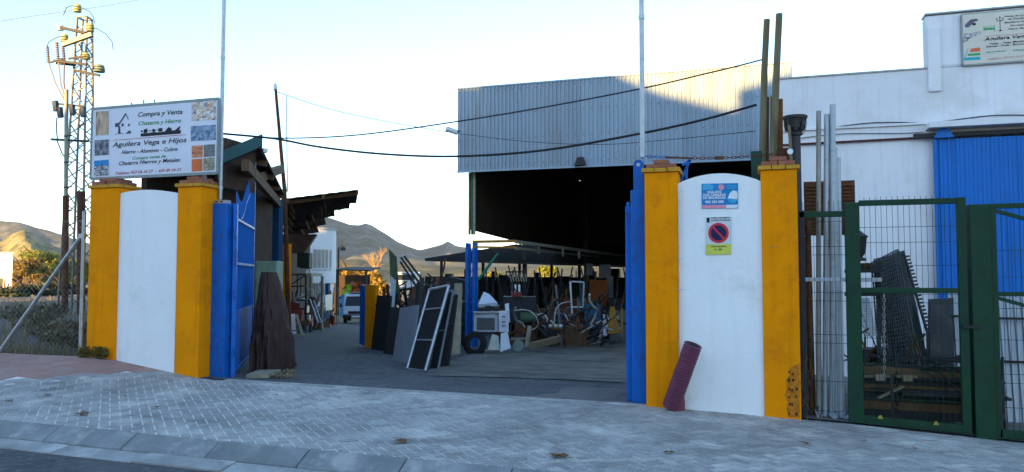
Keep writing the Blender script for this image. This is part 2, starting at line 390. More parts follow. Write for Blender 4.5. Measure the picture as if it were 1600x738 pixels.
# ================================================================== GATE WALLS
m_ochre = M('ochre_paint', (.92, .29, .0), .85, 0, .14, 1.5, .45, 25, spot=(.72, .21, .004), spot_amt=.40, spot_scale=2.2, spec=.12, streak=.15, chip=(.45, .22, .06), chip_amt=.27)
m_white = M('white_paint', (.86, .86, .86), .75, 0, .05, 1.2, .4, 18, spot=(.76, .75, .73), spot_amt=.38, spot_scale=1.5, streak=.07)
m_brick = M('red_brick', (.34, .13, .075), .85, 0, .35, 7, .5, 60, spot=(.24, .15, .11), spot_amt=.38, spot_scale=9)
m_ybrick = M('ochre_painted_brick', (.62, .30, .03), .8, 0, .3, 8, .4, 50, spot=(.30, .13, .05), spot_amt=.36, spot_scale=7)
m_hole = M('raw_hollow_brick', (.50, .17, .012), .95, 0, .4, 20, .6, 60)
m_blue = M('blue_paint', (.003, .125, .50), .42, 0, .2, 3, .15, 30, spot=(.01, .085, .33), spot_amt=.44, spot_scale=3, streak=.25, chip=(.10, .05, .03), chip_amt=.315)
m_bluel = M('blue_sheet_paint', (.004, .14, .54), .42, 0, .16, 2, .12, 30, spot=(.015, .09, .34), spot_amt=.42, spot_scale=2, streak=.2, chip=(.10, .05, .03), chip_amt=.31)
m_galv = M('galvanised_steel', (.46, .49, .52), .42, .75, .25, 8, .1, 50, spot=(.32, .35, .38), spot_amt=.42, spot_scale=14)
m_rust = M('rusty_steel', (.16, .065, .03), .85, .2, .45, 9, .5, 60, spot=(.07, .035, .025), spot_amt=.45, spot_scale=6)
m_dark = M('dark_iron', (.035, .036, .04), .6, .4, .35, 8, .3, 50, spot=(.09, .05, .03), spot_amt=.36, spot_scale=7)
m_wood = M('weathered_wood', (.22, .17, .10), .85, 0, .35, 5, .5, 30, stretch=(6, 6, .6))
m_woodb = M('brown_wood', (.15, .085, .045), .85, 0, .4, 5, .4, 30, stretch=(5, 5, .7))
m_green = M('green_gate_paint', (.006, .042, .018), .55, 0, .25, 5, .2, 40, spot=(.012, .055, .026), spot_amt=.36, spot_scale=8)
m_black = M('black_rubber', (.018, .018, .019), .8, 0, .3, 10, .2, 40)
m_cable = M('cable_black', (.02, .02, .022), .6)

def zb(X): return interp(X, PW)
def gate_wall(name, label, p1, p2, pan, top1, top2, D=.42):
    x0 = Yp(p1[0], 420, WY).x; o = thing(name, label, 'wall', (x0, WY, zb(x0)))
    def pil(a, b, top):
        X0, X1 = Yp(a, 420, WY).x, Yp(b, 420, WY).x; zt = Yp((a+b)/2, top, WY).z; q = MB(); rnd = random.Random(int(a))
        q.box(X0, X1, WY, WY+D, zb((X0+X1)/2)-.25, zt)
        q.build('pilaster', m_ochre, o, bevel=.012)
        # capping: one course of painted bricks, then bare red ones laid loosely
        w = X1-X0; k = 3
        for i in range(k):
            for j in range(2):
                c = MB(); c.box(X0-.035+i*(w+.07)/k+.004, X0-.035+(i+1)*(w+.07)/k-.004, WY-.03+j*.245, WY-.03+(j+1)*.245-.006, zt+.002, zt+.052+rnd.uniform(-.003, .003)); c.build('cap_brick', m_ybrick, o, bevel=.004)
        for lay, ins in ((1, .01), (2, .11)):
            ww = w-2*ins; kk = 2 if lay == 1 else 1
            for i in range(kk):
                for j in range(2):
                    dx = rnd.uniform(-.012, .012); dy = rnd.uniform(-.01, .01)
                    c = MB(); c.box(X0+ins+i*ww/kk+.004+dx, X0+ins+(i+1)*ww/kk-.004+dx, WY+.01+ins*.3+j*.2+dy, WY+.19+ins*.3+j*.2+dy, zt+.002+lay*.056, zt+.052+lay*.056)
                    c.build('brick', m_brick, o, bevel=.004)
        return X0, X1, zt
    A = pil(*p1, top1); B = pil(*p2, top2)
    X0, X1 = A[1]-.01, B[0]+.01; ya, yb, ym = pan; pts = [V(X0, WY+.04, zb(X0)-.3), V(X1, WY+.04, zb(X1)-.3)]
    za, zc, zm = Yp(p1[1], ya, WY+.04).z, Yp(p2[0], yb, WY+.04).z, Yp((p1[1]+p2[0])/2, ym, WY+.04).z
    for i in range(15):
        t = 1-i/14; base = lerp(za, zc, t); s = zm-(za+zc)/2; pts.append(V(lerp(X0, X1, t), WY+.04, base+s*math.sin(math.pi*t)**.8))
    q = MB(); q.prism(pts, V(0, .22, 0)); q.build('panel', m_white, o)
    return o, A, B
wl_, LA, LB = gate_wall('gate_wall', 'white arched wall panel between two ochre pilasters under the big scrap-metal billboard', (138, 182), (275, 312), (303, 304, 297), 294, 292)
wr_, RA, RB = gate_wall('gate_wall', 'white arched wall panel between two ochre pilasters carrying the no-parking notice', (1008, 1060), (1191, 1248), (288, 284, 271), 269, 265)
# broken corner with bare hollow brick at the foot of the right pilaster
rnd = random.Random(4)
edge = [(1249.5, 652), (1232, 652), (1229, 640), (1231, 628), (1226, 618), (1230, 606), (1228, 594), (1234, 586), (1233, 577), (1241, 571), (1249.5, 568)]
q = MB(); q.prism([Yp(*e, WY-.004) for e in edge], V(0, .02, 0)); q.build('spalled_patch', m_hole, wr_)
for r_ in range(6):
    for c_ in range(3):
        px, py = 1233.5+c_*5.2+rnd.uniform(-1, 1), 583+r_*12.5+rnd.uniform(-2, 2)
        if rnd.random() < .2 or px > 1248: continue
        q = MB(); w, h = rnd.uniform(1.0, 1.9), rnd.uniform(1.6, 3.0); q.prism([Yp(px+a*w, py+b*h, WY-.007) for a, b in ((-1, .8), (1, 1), (1.1, -.7), (-.8, -1))], V(0, .01, 0)); q.build('brick_hollow', M('brick_hollow_dark', (.05, .02, .008), .95), wr_)
q = MB(); q.tube([Yp(1061.5, 300, WY-.01), Yp(1061.5, 560, WY-.01)], .007, 6); q.build('conduit', m_galv, wr_)
q = MB(); [q.beam(Yp(1056, y, WY-.014), Yp(1067, y+1, WY-.014), .01, .006) for y in (298, 404, 452)]; q.build('conduit_clip', m_galv, wr_)

# ------------------------------------------------------------------ billboard on the left wall
m_board = M('billboard_white', (.70, .70, .78), .4, 0, .05, 2)
m_edge = M('billboard_edge', (.25, .27, .27), .5, .5)
ink = M('ink_black', (.012, .012, .02), .6, var=.1); inkg = M('ink_green', (.02, .27, .10), .6, var=.1); inkr = M('ink_red', (.50, .03, .05), .6, var=.1)
BY = 9.93
def Z1(x, y): return (130+x/5.273, 150+y/5.273)
def bb(x, y, dy=0): return Yp(*Z1(x, y), BY+dy)
tl, tr, br, bl = bb(75, 88), bb(1117, 45), bb(1103, 652), bb(62, 668)
xl, xr = (tl.x+bl.x)/2, (tr.x+br.x)/2; zlo, zhi = (bl.z+br.z)/2, (tl.z+tr.z)/2
def pl(x, y, dy=0):                                        # board coordinates straightened on to the upright board
    u = (x-lerp(62, 75, (668-y)/580))/1042; yl = lerp(88, 45, u); yh = lerp(668, 652, u); t = (y-yl)/(yh-yl)
    return V(lerp(xl, xr, u), BY+dy, lerp(zhi, zlo, t))
board = thing('billboard', 'wide white scrap-dealer billboard with small photos above the left gate wall', 'billboard', ((xl+xr)/2, BY, zlo))
q = MB(); q.box(xl, xr, BY, BY+.03, zlo, zhi); q.build('panel', m_board, board)
for a, b in ((V(xl, BY+.012, zhi), V(xr, BY+.012, zhi)), (V(xl, BY+.012, zlo), V(xr, BY+.012, zlo)), (V(xl, BY+.012, zlo), V(xl, BY+.012, zhi)), (V(xr, BY+.012, zlo), V(xr, BY+.012, zhi))):
    q = MB(); q.beam(a, b, .03, .045); q.build('edge_trim', m_edge, board)
for px in (170, 315):
    X = Yp(px, 280, BY).x; q = MB(); q.beam(V(X, BY+.06, zb(X)+2.5), V(X, BY+.06, zhi-.05), .05); q.build('support_post', m_edge, board)
for xx, hh in ((405, .035), (507, .06), (598, .05)):
    p = pl(xx, 75); q = MB(); q.tube([V(p.x, BY+.015, zhi+.01), V(p.x, BY+.015, zhi+.02+hh)], [.008, .012], 6); q.build('top_fixing', m_edge, board)
def btxt(s, x0, y0, x1, y1, cap, mat, shear=.25, bold=.012):
    p0, p1 = pl(x0, y0), pl(x1, y1); text(board, 'lettering', s, p0, p1, V(0, 0, 1), (pl(x0, y0-cap)-p0).length, mat, shear, bold)
btxt('Compra y Venta', 468, 168, 832, 157, 38, ink)
btxt('Chatarra y Hierro', 472, 240, 822, 228, 33, inkg)
btxt('Aguilera Vega e Hijos', 252, 412, 866, 391, 39, ink, .2, .012)
btxt('Hierro - Aluminio - Cobre', 330, 472, 792, 460, 31, ink)
btxt('Compra venta de', 422, 521, 698, 512, 25, inkg)
btxt('Chatarra Hierros y Metales', 308, 564, 812, 550, 32, ink)
btxt('Telefono 957 54 10 37  -  609 89 34 33', 278, 641, 820, 627, 24, inkr, .25, .008)
def flat(pts, mat, name='print', par=None, lift=-.003, fn=None):
    fn = fn or pl; q = MB(); q.poly([fn(*p) + V(0, lift, 0) for p in pts]); return q.build(name, mat, par or board)
flat([(255, 358), (862, 332), (862, 328), (255, 354)], inkr, 'red_rule')
flat([(490, 333), (818, 320), (818, 290), (700, 292), (690, 297), (630, 303), (600, 298), (560, 305), (490, 308)], ink, 'lorry_print')
for x, r in ((500, 9), (598, 13), (652, 13), (735, 11), (800, 10)):
    y = 296-(x-490)*.04; flat([(x+r*math.cos(t*.63), y-6+r*math.sin(t*.63)) for t in range(10)], ink, 'lorry_print', lift=-.0035)
flat([(515, 305), (515, 275), (545, 268), (545, 303)], ink, 'lorry_print', lift=-.0036); flat([(635, 298), (638, 270), (670, 266), (670, 296)], ink, 'lorry_print', lift=-.0036)
flat([(545, 290), (635, 284), (635, 280), (545, 286)], ink, 'lorry_print', lift=-.0034)
flat([(690, 295), (720, 262), (726, 262), (745, 292)], ink, 'lorry_print', lift=-.0036); flat([(770, 292), (808, 260), (818, 262), (800, 292)], ink, 'lorry_print', lift=-.0036)
inkc = M('ink_slate', (.06, .075, .10), .6, var=.1)
for s in ([(270, 306), (345, 302), (345, 298), (270, 302)], [(298, 303), (320, 301), (316, 240), (302, 240)], [(272, 246), (308, 244), (308, 212), (274, 215)], [(328, 243), (346, 242), (346, 218), (328, 219)],
          [(300, 222), (312, 226), (366, 146), (360, 134)], [(360, 134), (366, 136), (390, 186), (384, 190)], [(358, 305), (412, 302), (402, 276), (385, 284)], [(378, 242), (402, 240), (392, 215)]):
    flat(s, inkc, 'crane_print')
def picmat(name, cols, scale, kind='voronoi'):
    m = bpy.data.materials.new(name); m.use_nodes = True; n, l = m.node_tree.nodes, m.node_tree.links; b = n['Principled BSDF']; b.inputs['Roughness'].default_value = .5
    tc = n.new('ShaderNodeTexCoord'); mp = n.new('ShaderNodeMapping'); mp.inputs['Scale'].default_value = scale; l.new(tc.outputs['Object'], mp.inputs[0])
    if kind == 'voronoi': t = n.new('ShaderNodeTexVoronoi'); t.inputs['Scale'].default_value = 1; src = n.new('ShaderNodeSeparateColor'); l.new(t.outputs['Color'], src.inputs[0]); f = src.outputs[0]
    else: t = n.new('ShaderNodeTexNoise'); t.inputs['Scale'].default_value = 1; t.inputs['Detail'].default_value = 4; f = t.outputs[0]
    l.new(mp.outputs[0], t.inputs['Vector']); r = n.new('ShaderNodeValToRGB'); l.new(f, r.inputs[0]); e = r.color_ramp.elements
    while len(e) < len(cols): e.new(.5)
    for k, c in enumerate(cols): e[k].position = (k/(len(cols)-1)) if kind == 'voronoi' else .3+.4*k/(len(cols)-1); e[k].color = (*c, 1)
    l.new(r.outputs[0], b.inputs['Base Color']); return m
pics = [((107, 112, 217, 310), picmat('photo_bars', [(.10, .06, .04), (.45, .27, .16), (.62, .45, .30), (.2, .13, .1)], (45, 1, 6))),
        ((97, 350, 220, 478), picmat('photo_coil', [(.01, .015, .03), (.05, .06, .09), (.18, .19, .24), (.35, .3, .3)], (14, 1, 14), 'noise')),
        ((94, 565, 220, 650), picmat('photo_heap', [(.03, .05, .08), (.15, .17, .2), (.45, .45, .42), (.6, .6, .6)], (50, 1, 50))),
        ((94, 519, 220, 567), M('photo_sky', (.01, .25, .58), .5, var=.2, scale=3)),
        ((905, 62, 1097, 220), picmat('photo_turnings', [(.08, .04, .05), (.75, .72, .7), (.55, .28, .10), (.8, .8, .82), (.25, .2, .22)], (26, 1, 26))),
        ((898, 262, 1095, 386), picmat('photo_bales', [(.05, .09, .17), (.16, .25, .38), (.28, .38, .50), (.10, .16, .27)], (20, 1, 24))),
        ((905, 425, 993, 523), picmat('photo_copper', [(.5, .1, .02), (.75, .25, .08), (.30, .07, .03), (.8, .4, .25)], (14, 1, 60))),
        ((1000, 420, 1088, 520), picmat('photo_boards', [(.02, .10, .10), (.30, .1, .1), (.1, .28, .25), (.05, .05, .09)], (60, 1, 60))),
        ((905, 535, 990, 636), M('photo_orange', (.72, .16, .04), .5, var=.25, scale=12)),
        ((997, 528, 1086, 632), picmat('photo_mixed', [(.02, .05, .03), (.5, .35, .22), (.08, .25, .12), (.25, .1, .06), (.6, .55, .5)], (55, 1, 55)))]
for (x0, y0, x1, y1), m in pics: flat([(x0, y1), (x1, y1-4), (x1, y0-4), (x0, y0)], m, 'photo_print')
flat([(150, 600), (175, 598), (166, 532), (160, 532)], M('photo_grab', (.10, .13, .18), .5), 'photo_print', lift=-.004)
flat([(228, 88), (230, 88), (230, 655), (228, 655)], M('board_seam', (.55, .56, .64), .5), 'seam')

# ------------------------------------------------------------------ the two notices on the right wall
NY = WY+.036
def npt(fn, dy=0): return lambda x, y: fn(x, y)
def Z3(x, y): return Yp(1080+x/5.27, 270+y/5.27, NY)
sb = thing('camera_notice', 'sky blue camera-surveillance notice near the top of the white panel', 'notice', tuple(Z3(230, 295)))
def nflat(par, pts, mat, name='print', lift=0): q = MB(); q.poly([Z3(*p)+V(0, -.008+lift, 0) for p in pts]); return q.build(name, mat, par)
def nplate(par, pts, mat): q = MB(); q.prism([Z3(*p)+V(0, .003, 0) for p in pts], V(0, -.008, 0)); return q.build('plate', mat, par)
cb = M('notice_blue', (.01, .22, .52), .4, var=.1); cw = M('notice_white', (.78, .80, .85), .4, var=.05); cp = M('notice_pink', (.75, .30, .38), .4, var=.1); cbl = M('notice_light_blue', (.06, .42, .68), .4, var=.15)
nplate(sb, [(86, 297), (386, 293), (386, 86), (86, 92)], cb)
nflat(sb, [(87, 296), (288, 293), (288, 266), (87, 268)], cp, lift=-.001); nflat(sb, [(288, 293), (384, 292), (384, 264), (288, 266)], cw, lift=-.001)
nflat(sb, [(95, 145), (180, 140), (186, 110), (150, 94), (95, 96)], cbl, lift=-.001)
nflat(sb, [(228+26*math.cos(t*.524)+20, 120+24*math.sin(t*.524)) for t in range(12)], cp, lift=-.0012)
nflat(sb, [(340+42*math.cos(t*.349), 210+42*math.sin(t*.349)) for t in range(18)], cbl, lift=-.001); nflat(sb, [(302, 212), (380, 218), (384, 180), (375, 152), (345, 146), (318, 168)], cw, lift=-.0015)
for s, x0, y0, x1, y1, cap in (('VIGILADO', 130, 172, 252, 168, 20), ('POR CÁMARAS', 100, 195, 285, 192, 20), ('DE SEGURIDAD', 98, 218, 285, 215, 20), ('902 200 000', 116, 252, 268, 249, 20)):
    p0, p1 = Z3(x0, y0), Z3(x1, y1); text(sb, 'lettering', s, p0, p1, V(0, 0, 1), (Z3(x0, y0-cap)-p0).length, cw, 0, .03, V(0, -.0105, 0))
for y in (104, 122): nflat(sb, [(288, y+10), (372, y+9), (372, y), (288, y+1)], cbl, lift=-.0012)
for x, y in ((92, 99), (380, 93), (92, 290), (380, 286)): c = Z3(x, y); q = MB(); q.lathe(c+V(0, -.004, 0), V(0, -1, 0), [(0, .006), (.006, .005)], 8); q.build('screw', m_dark, sb)
pn = thing('no_parking_notice', 'no-parking plate with red ring and yellow strip on the white panel', 'notice', tuple(Z3(225, 678)))
cg = M('plate_white', (.62, .66, .68), .4, var=.08); cy = M('plate_yellow', (.62, .62, .10), .45, var=.1); cr = M('plate_red', (.62, .035, .06), .4, var=.08); cn = M('plate_navy', (.012, .015, .07), .4, var=.1)
nplate(pn, [(118, 678), (330, 676), (333, 362), (120, 366)], cg)
nflat(pn, [(119, 676), (330, 674), (330, 588), (119, 590)], cy, lift=-.001)
def disc(r, mat, lift): nflat(pn, [(225+r*math.cos(t*math.pi/18), 497+r*.98*math.sin(t*math.pi/18)) for t in range(36)], mat, 'disc', lift)
disc(89, cw, -.001); disc(86, cr, -.0015); disc(64, cn, -.002)
nflat(pn, [(168, 447), (180, 436), (282, 546), (270, 558)], cr, 'slash', -.0025)
nflat(pn, [(128, 412), (150, 412), (152, 372), (128, 372)], ink, 'crest', -.001)
for s, x0, y0, x1, y1, cap in (('EXCMO. AYUNTAMIENTO', 166, 378, 318, 376, 11), ('DE PRIEGO DE CORDOBA', 166, 398, 322, 396, 11), ('LICENCIA MUNICIPAL', 164, 615, 290, 613, 12), ('N.º 1982', 190, 641, 254, 639, 14)):
    p0, p1 = Z3(x0, y0), Z3(x1, y1); text(pn, 'lettering', s, p0, p1, V(0, 0, 1), (Z3(x0, y0-cap)-p0).length, ink, 0, .02, V(0, -.0105, 0))

# ------------------------------------------------------------------ purple ribbed pipe leaning on the right wall
m_purple = M('purple_plastic', (.16, .045, .085), .5, 0, .25, 8, .1, 40)
a, b = Yp(1048, 639, WY-.115), Yp(1083, 541, WY-.27); L = (b-a).length; dirp = (b-a).normalized(); a.z = zpav(a.x, a.y)+.03
prof = []
for k in range(96): h = k/95*L; prof.append((h, .110 if (k//2) % 2 else .098))
prof += [(L, .086), (L*.5, .084)]
q = MB(); q.tube2(a, dirp, prof, 20); pp = tag(q.build('ribbed_pipe', m_purple), 'ribbed purple plastic pipe leaning against the white wall panel', 'pipe')
q = MB(); q.lathe(a+dirp*(L-.05), dirp, [(0, .083), (.047, .0835)], 20); q.build('bore', M('bore_shade', (.03, .012, .02), .8), pp)  # dark plug: the shade inside the pipe mouth is put into its colour
pts = []
q = MB(); a2 = Yp(1062, 640, WY-.05); q.lathe(V(a2.x, a2.y-.02, zpav(a2.x, a2.y)+.001), V(.03, .0, 1), [(0, .07), (.1, .065), (.22, .05), (.34, .02)], 10); tag(q.build('plastic_offcut', M('dull_red_plastic', (.17, .045, .055), .55)), 'dull red plastic offcut behind the foot of the purple pipe', 'offcut')

# ------------------------------------------------------------------ blue gate: posts and leaves
def gpost(name, label, px0, px1, ytop, Yf, dep):
    X0, X1 = Yp(px0, 420, Yf).x, Yp(px1, 420, Yf).x; zt = Yp((px0+px1)/2, ytop, Yf).z; xm = (X0+X1)/2
    o = thing(name, label, 'gate post', (xm, Yf, zb(xm))); q = MB(); q.box(X0, X1, Yf, Yf+dep, zb(xm)-.2, zt); q.build('column', m_blue, o, bevel=.015); return o, X0, X1, zt
lp, lx0, lx1, lzt = gpost('gate_post', 'stout blue steel gate post beside the left ochre pilaster', 327, 353, 318, 10.05, .22)
c = V((lx0+lx1)/2, 10.03, lzt+.03); q = MB(); q.box(lx0+.02, lx1-.03, 10.06, 10.18, lzt, lzt+.05); q.build('top_bracket', m_galv, lp)
for dx in (-.05, .05): q = MB(); q.lathe(V(c.x+dx, 10.058, lzt+.025), V(0, -1, 0), [(0, .013), (.012, .013)], 8); q.build('bolt', m_dark, lp)
for zz in (.55, .62, 1.6, 1.67):
    for dx in (-.05, .05): q = MB(); q.lathe(V(c.x+dx, 10.049, zb(c.x)+zz), V(0, -1, 0), [(0, .011), (.008, .009)], 8); q.build('bolt', m_blue, lp)
# left leaf, swung inwards
h0 = V(lx1+.06, 10.18, 0); far = P(392.5, 577, 14.6); dl = V(far.x-h0.x, far.y-h0.y, 0); LL = dl.length; dl /= LL; nrm = V(-dl.y, dl.x, 0)
zb0 = zyard(h0.x, h0.y)
leaf = thing('gate_leaf', 'tall blue barred gate leaf swung open beside the brown tarpaulin', 'gate', (h0.x, h0.y, zb0))
def lw(s, z): return V(h0.x+dl.x*s, h0.y+dl.y*s, zb0+z)
def zat(px, py, s):                                        # height on the leaf at distance s along it for a picture row
    p = lw(s, 0); d = (p-CAM).dot(V(FW.x, FW.y, 0).normalized())/math.cos(0); r = ray(px, py); return CAM.z+r.z*((p.x-CAM.x)*FW.x+(p.y-CAM.y)*FW.y)/(r.x*FW.x+r.y*FW.y)-zb0
def spx(px):                                               # distance along the leaf for a picture column
    r = ray(px, 430); den = r.x*dl.y-r.y*dl.x; return (h0.x*r.y-h0.y*r.x)/den*1.0 if abs(den) > 1e-6 else 0
def topz(s): t = s/LL; return 2.92+.82*(max(0, (t-.25)/.75)**1.6) - .17*math.sin(min(1, t/.5)*math.pi)
def beamz(a, b, w, h, nm, mt=None, par=None): q = MB(); q.beam(a, b, w, h, up=nrm); return q.build(nm, mt or m_bluel, par or leaf)
beamz(lw(.03, -.06+.06), lw(.03, 2.72), .09, .06, 'stile'); beamz(lw(LL-.03, .06), lw(LL-.03, topz(LL)+.02), .06, .05, 'stile')
for z0, z1 in ((.10, .10), (1.02, 1.02), (1.78, 1.78), (2.48, 2.48)): beamz(lw(.05, z0), lw(LL-.05, z1), .04, .06, 'rail')
q = MB(); q.frame(h0+V(0, 0, zb0), dl, nrm, V(0, 0, 1), .06, LL-.06, -.006, .006, .1, 1.02); q.build('sheet', m_bluel, leaf)
for k in range(1, 6): beamz(lw(LL*k/6, .1), lw(LL*k/6, 1.0), .025, .02, 'sheet_rib')
q = MB(); q.tube([lw(LL*k/20, topz(LL*k/20)-.22) for k in range(21)], .018, 6); q.build('curved_rail', m_bluel, leaf)
for k in range(1, 22): s = LL*k/22; q = MB(); q.tube([lw(s, 1.03), lw(s, topz(s)+.02), lw(s, topz(s)+.07)], [.011, .011, .002], 6); q.build('bar', m_bluel, leaf)
for z in (.35, 1.25, 2.2): q = MB(); q.tube([lw(-.05, z), lw(-.05, z+.12)], .03, 8); q.build('hinge', m_blue, leaf)
q = MB(); q.beam(lw(LL-.01, 1.05), lw(LL+.10, 1.05), .03, .03); q.build('latch', m_galv, leaf)
# right post with lifting lug, right leaf edge-on
rp, rx0, rx1, rzt = gpost('gate_post', 'stout blue steel gate post beside the ochre pilaster right of the entrance', 986, 1009, 297, 9.98, .22)
q = MB(); X0, X1 = Yp(990, 280, 10.06).x, Yp(1006, 280, 10.06).x; zt = Yp(998, 258, 10.06).z; xm = (X0+X1)/2
q.prism([V(X0, 10.04, rzt-.02), V(X1, 10.04, rzt-.02), V(X1, 10.04, zt)] + [V(xm+(X1-X0)/2*math.cos(t*.35), 10.04, zt+(X1-X0)/2*math.sin(t*.35)) for t in range(1, 9)] + [V(X0, 10.04, zt)], V(0, .07, 0)); q.build('lug', m_blue, rp)
q = MB(); q.lathe(V(xm, 10.036, zt), V(0, -1, 0), [(0, .026), (.006, .024)], 12); q.build('eye', m_galv, rp)
for zz in (.62, .68, 1.75, 1.81):
    for dx in (-.05, .05): q = MB(); q.lathe(V((rx0+rx1)/2+dx, 9.979, zb(xm)+zz), V(0, -1, 0), [(0, .011), (.008, .009)], 8); q.build('bolt', m_blue, rp)
h1 = V(rx0-.05, 10.12, 0); r = ray(979.5, 430); d1 = V(r.x, r.y, 0).normalized(); zz0 = zyard(h1.x, h1.y)
leaf2 = thing('gate_leaf', 'blue gate leaf standing edge-on beside the post right of the entrance', 'gate', (h1.x, h1.y, zz0))
n1 = V(-d1.y, d1.x, 0)
def lw2(s, z): return V(h1.x+d1.x*s, h1.y+d1.y*s, zz0+z)
def bz2(a, b, w, h, nm): q = MB(); q.beam(a, b, w, h, up=n1); q.build(nm, m_bluel, leaf2)
bz2(lw2(.0, .02), lw2(.0, 2.56), .05, .085, 'stile'); bz2(lw2(3.0, .1), lw2(3.0, 2.9), .05, .05, 'stile')
for z in (.12, 1.02, 1.8, 2.15, 2.5): bz2(lw2(.05, z), lw2(2.95, z), .04, .05, 'rail')
q = MB(); q.frame(h1+V(0, 0, zz0), d1, n1, V(0, 0, 1), .05, 2.95, -.006, .006, .1, 1.02); q.build('sheet', m_bluel, leaf2)
for k in range(1, 22): s = 3*k/22; q = MB(); q.tube([lw2(s, 1.03), lw2(s, 2.5)], .011, 6); q.build('bar', m_bluel, leaf2)
for z in (.3, .9, 1.6, 2.3): q = MB(); q.beam(lw2(0, z)+n1*-.03, lw2(0, z)+n1*-.13, .05, .03); q.build('hinge', m_blue, leaf2)

# slim tall galvanised poles at each side of the entrance
def pole(px0, py0, px1, d0, ztop, label, r=.032):
    a = P(px0, py0, d0); b = V(a.x+(px1-px0)*.004, a.y, ztop); q = MB(); o = thing('galvanised_pole', label, 'pole', tuple(a))
    q.tube([a, b], r, 10); q.build('shaft', m_galv, o)
    for t in (.03, .42): p = a.lerp(b, t); q = MB(); q.tube([p, p+V(0, 0, .05)], r+.008, 10); q.build('collar', m_galv, o)
pole(344, 312, 345, 12.15, 8.2, 'slim galvanised pole rising beside the billboard'); pole(1004, 246, 1006, 9.95, 7.5, 'slim galvanised pole rising above the blue post right of the entrance')

# blue ironwork and the chain between the pilasters
o = thing('blue_bracket', 'small blue iron bracket behind the right arched wall panel', 'bracket', tuple(Yp(1065, 285, 10.3)))
for a, b in (((1064, 283), (1078, 250)), ((1066, 258), (1080, 250)), ((1072, 283), (1074, 252))): q = MB(); q.beam(Yp(*a, 10.32), Yp(*b, 10.32), .03, .03); q.build('strut', m_bluel, o)
ch = thing('tension_chain', 'rusty chain and turnbuckle strung across the tops of the right pilasters', 'chain', tuple(Yp(1010, 243, 10.0)))
A, B = Yp(1006, 244, 10.02), Yp(1238, 238, 10.02)
def link(p, d, r1, r2, flip, par, mat):
    d = d.normalized(); s = V(0, 0, 1) if flip else d.cross(V(0, 0, 1)).normalized(); q = MB(); n = 10
    q.tube([p+d*(math.cos(2*math.pi*k/n)*r1)+s*(math.sin(2*math.pi*k/n)*r2) for k in range(n+1)], .005, 5, caps=False); q.build('link', mat, par)
nL = 38
for k in range(nL):
    t = (k+.5)/nL
    if .16 < t < .34: continue
    p = A.lerp(B, t)-V(0, 0, .05*math.sin(math.pi*t)); link(p, B-A, .030, .016, k % 2, ch, m_bluel if t < .16 else m_rust)
q = MB(); q.tube([A.lerp(B, .15)-V(0, 0, .024), A.lerp(B, .35)-V(0, 0, .045)], .013, 8); q.build('rod', m_rust, ch)
p = A.lerp(B, .52)-V(0, 0, .05); q = MB(); q.beam(p-(B-A)*.03, p+(B-A)*.03, .04, .04); q.build('turnbuckle', m_rust, ch)
p = A.lerp(B, .985); q = MB(); q.lathe(p+V(0, -.05, 0), V(0, -1, 0), [(0, .035), (.012, .035)], 14); q.build('disc', cw, ch)

# ================================================================== WAREHOUSE
m_clad = M('grey_cladding', (.27, .345, .42), .55, .0, .14, .9, .05, 20, spot=(.26, .30, .34), spot_amt=.4, spot_scale=.8, stretch=(1, 1, .25), tone=.07, streak=.12)
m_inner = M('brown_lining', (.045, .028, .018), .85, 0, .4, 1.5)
m_iron = M('frame_green', (.03, .10, .06), .6, 0, .3, 6)
m_beam_y = M('beam_ochre', (.30, .13, .03), .7, 0, .4, 6)
m_beam_w = M('beam_pale', (.30, .27, .20), .7, 0, .35, 6)
def corr(q, o, ux, L, uz, H, nrm, pitch, amp):
    o, ux, uz, nrm = Vector(o), Vector(ux).normalized(), Vector(uz).normalized(), Vector(nrm).normalized(); n = int(L/pitch); pts = []
    for k in range(n):
        x = k*pitch
        for f, h in ((0, 0), (.45, 0), (.58, 1), (.87, 1)): pts.append((x+f*pitch, h*amp))
    pts.append((n*pitch, 0)); i = len(q.v)
    for x, h in pts: q.v += [o+ux*x+nrm*h, o+ux*x+nrm*h+uz*H]
    for k in range(len(pts)-1): a = i+2*k; q.f.append((a, a+2, a+3, a+1))
    return q
HY = 21.5
hx0, hx1 = Yp(715, 200, HY).x, Yp(1238, 200, HY).x
zl0, zl1 = Yp(715, 268, HY).z, Yp(1180, 248, HY).z; zt0, zt1 = Yp(715, 140, HY).z, Yp(1237, 98, HY).z
ZL, ZT = (zl0+zl1)/2, (zt0+zt1)/2
zf = zyard(-4, HY)
wh = thing('warehouse', 'open-fronted warehouse with grey corrugated upper front and dark interior', 'warehouse', ((hx0+hx1)/2, HY, zf))
nsh = 10; shw = (hx1-hx0)/nsh
for k_ in range(nsh):
    q = MB(); xa_ = hx0+k_*shw; corr(q, (xa_, HY-.004*(k_ % 2), 0), (1, 0, 0), shw+.05, (0, 0, 1), 1, (0, -1, 0), shw/8, .042)
    for m_, v in enumerate(q.v): t_ = (v.x-hx0)/(hx1-hx0); v.z = lerp(zl0, zl1, t_)-.012*(k_*7 % 3) if m_ % 2 == 0 else lerp(zt0, zt1, t_)
    q.build('cladding_sheet', m_clad, wh)
m_screw = M('screw_head', (.16, .15, .15), .5, .5)
for f_ in (.06, .36, .66, .95):
    for k_ in range(0, 80, 2):
        t_ = (k_+.72)/80; X_ = lerp(hx0, hx1, t_); q = MB(); z_ = lerp(lerp(zl0, zl1, t_), lerp(zt0, zt1, t_), f_); q.box(X_-.014, X_+.014, HY-.058, HY-.043, z_-.014, z_+.014); q.build('screw', m_screw, wh)
WD = 16.0
q = MB(); q.box(hx0+.05, hx1-.05, HY+.045, HY+.08, ZL+.06, ZT-.08); q.build('front_lining', m_inner, wh)
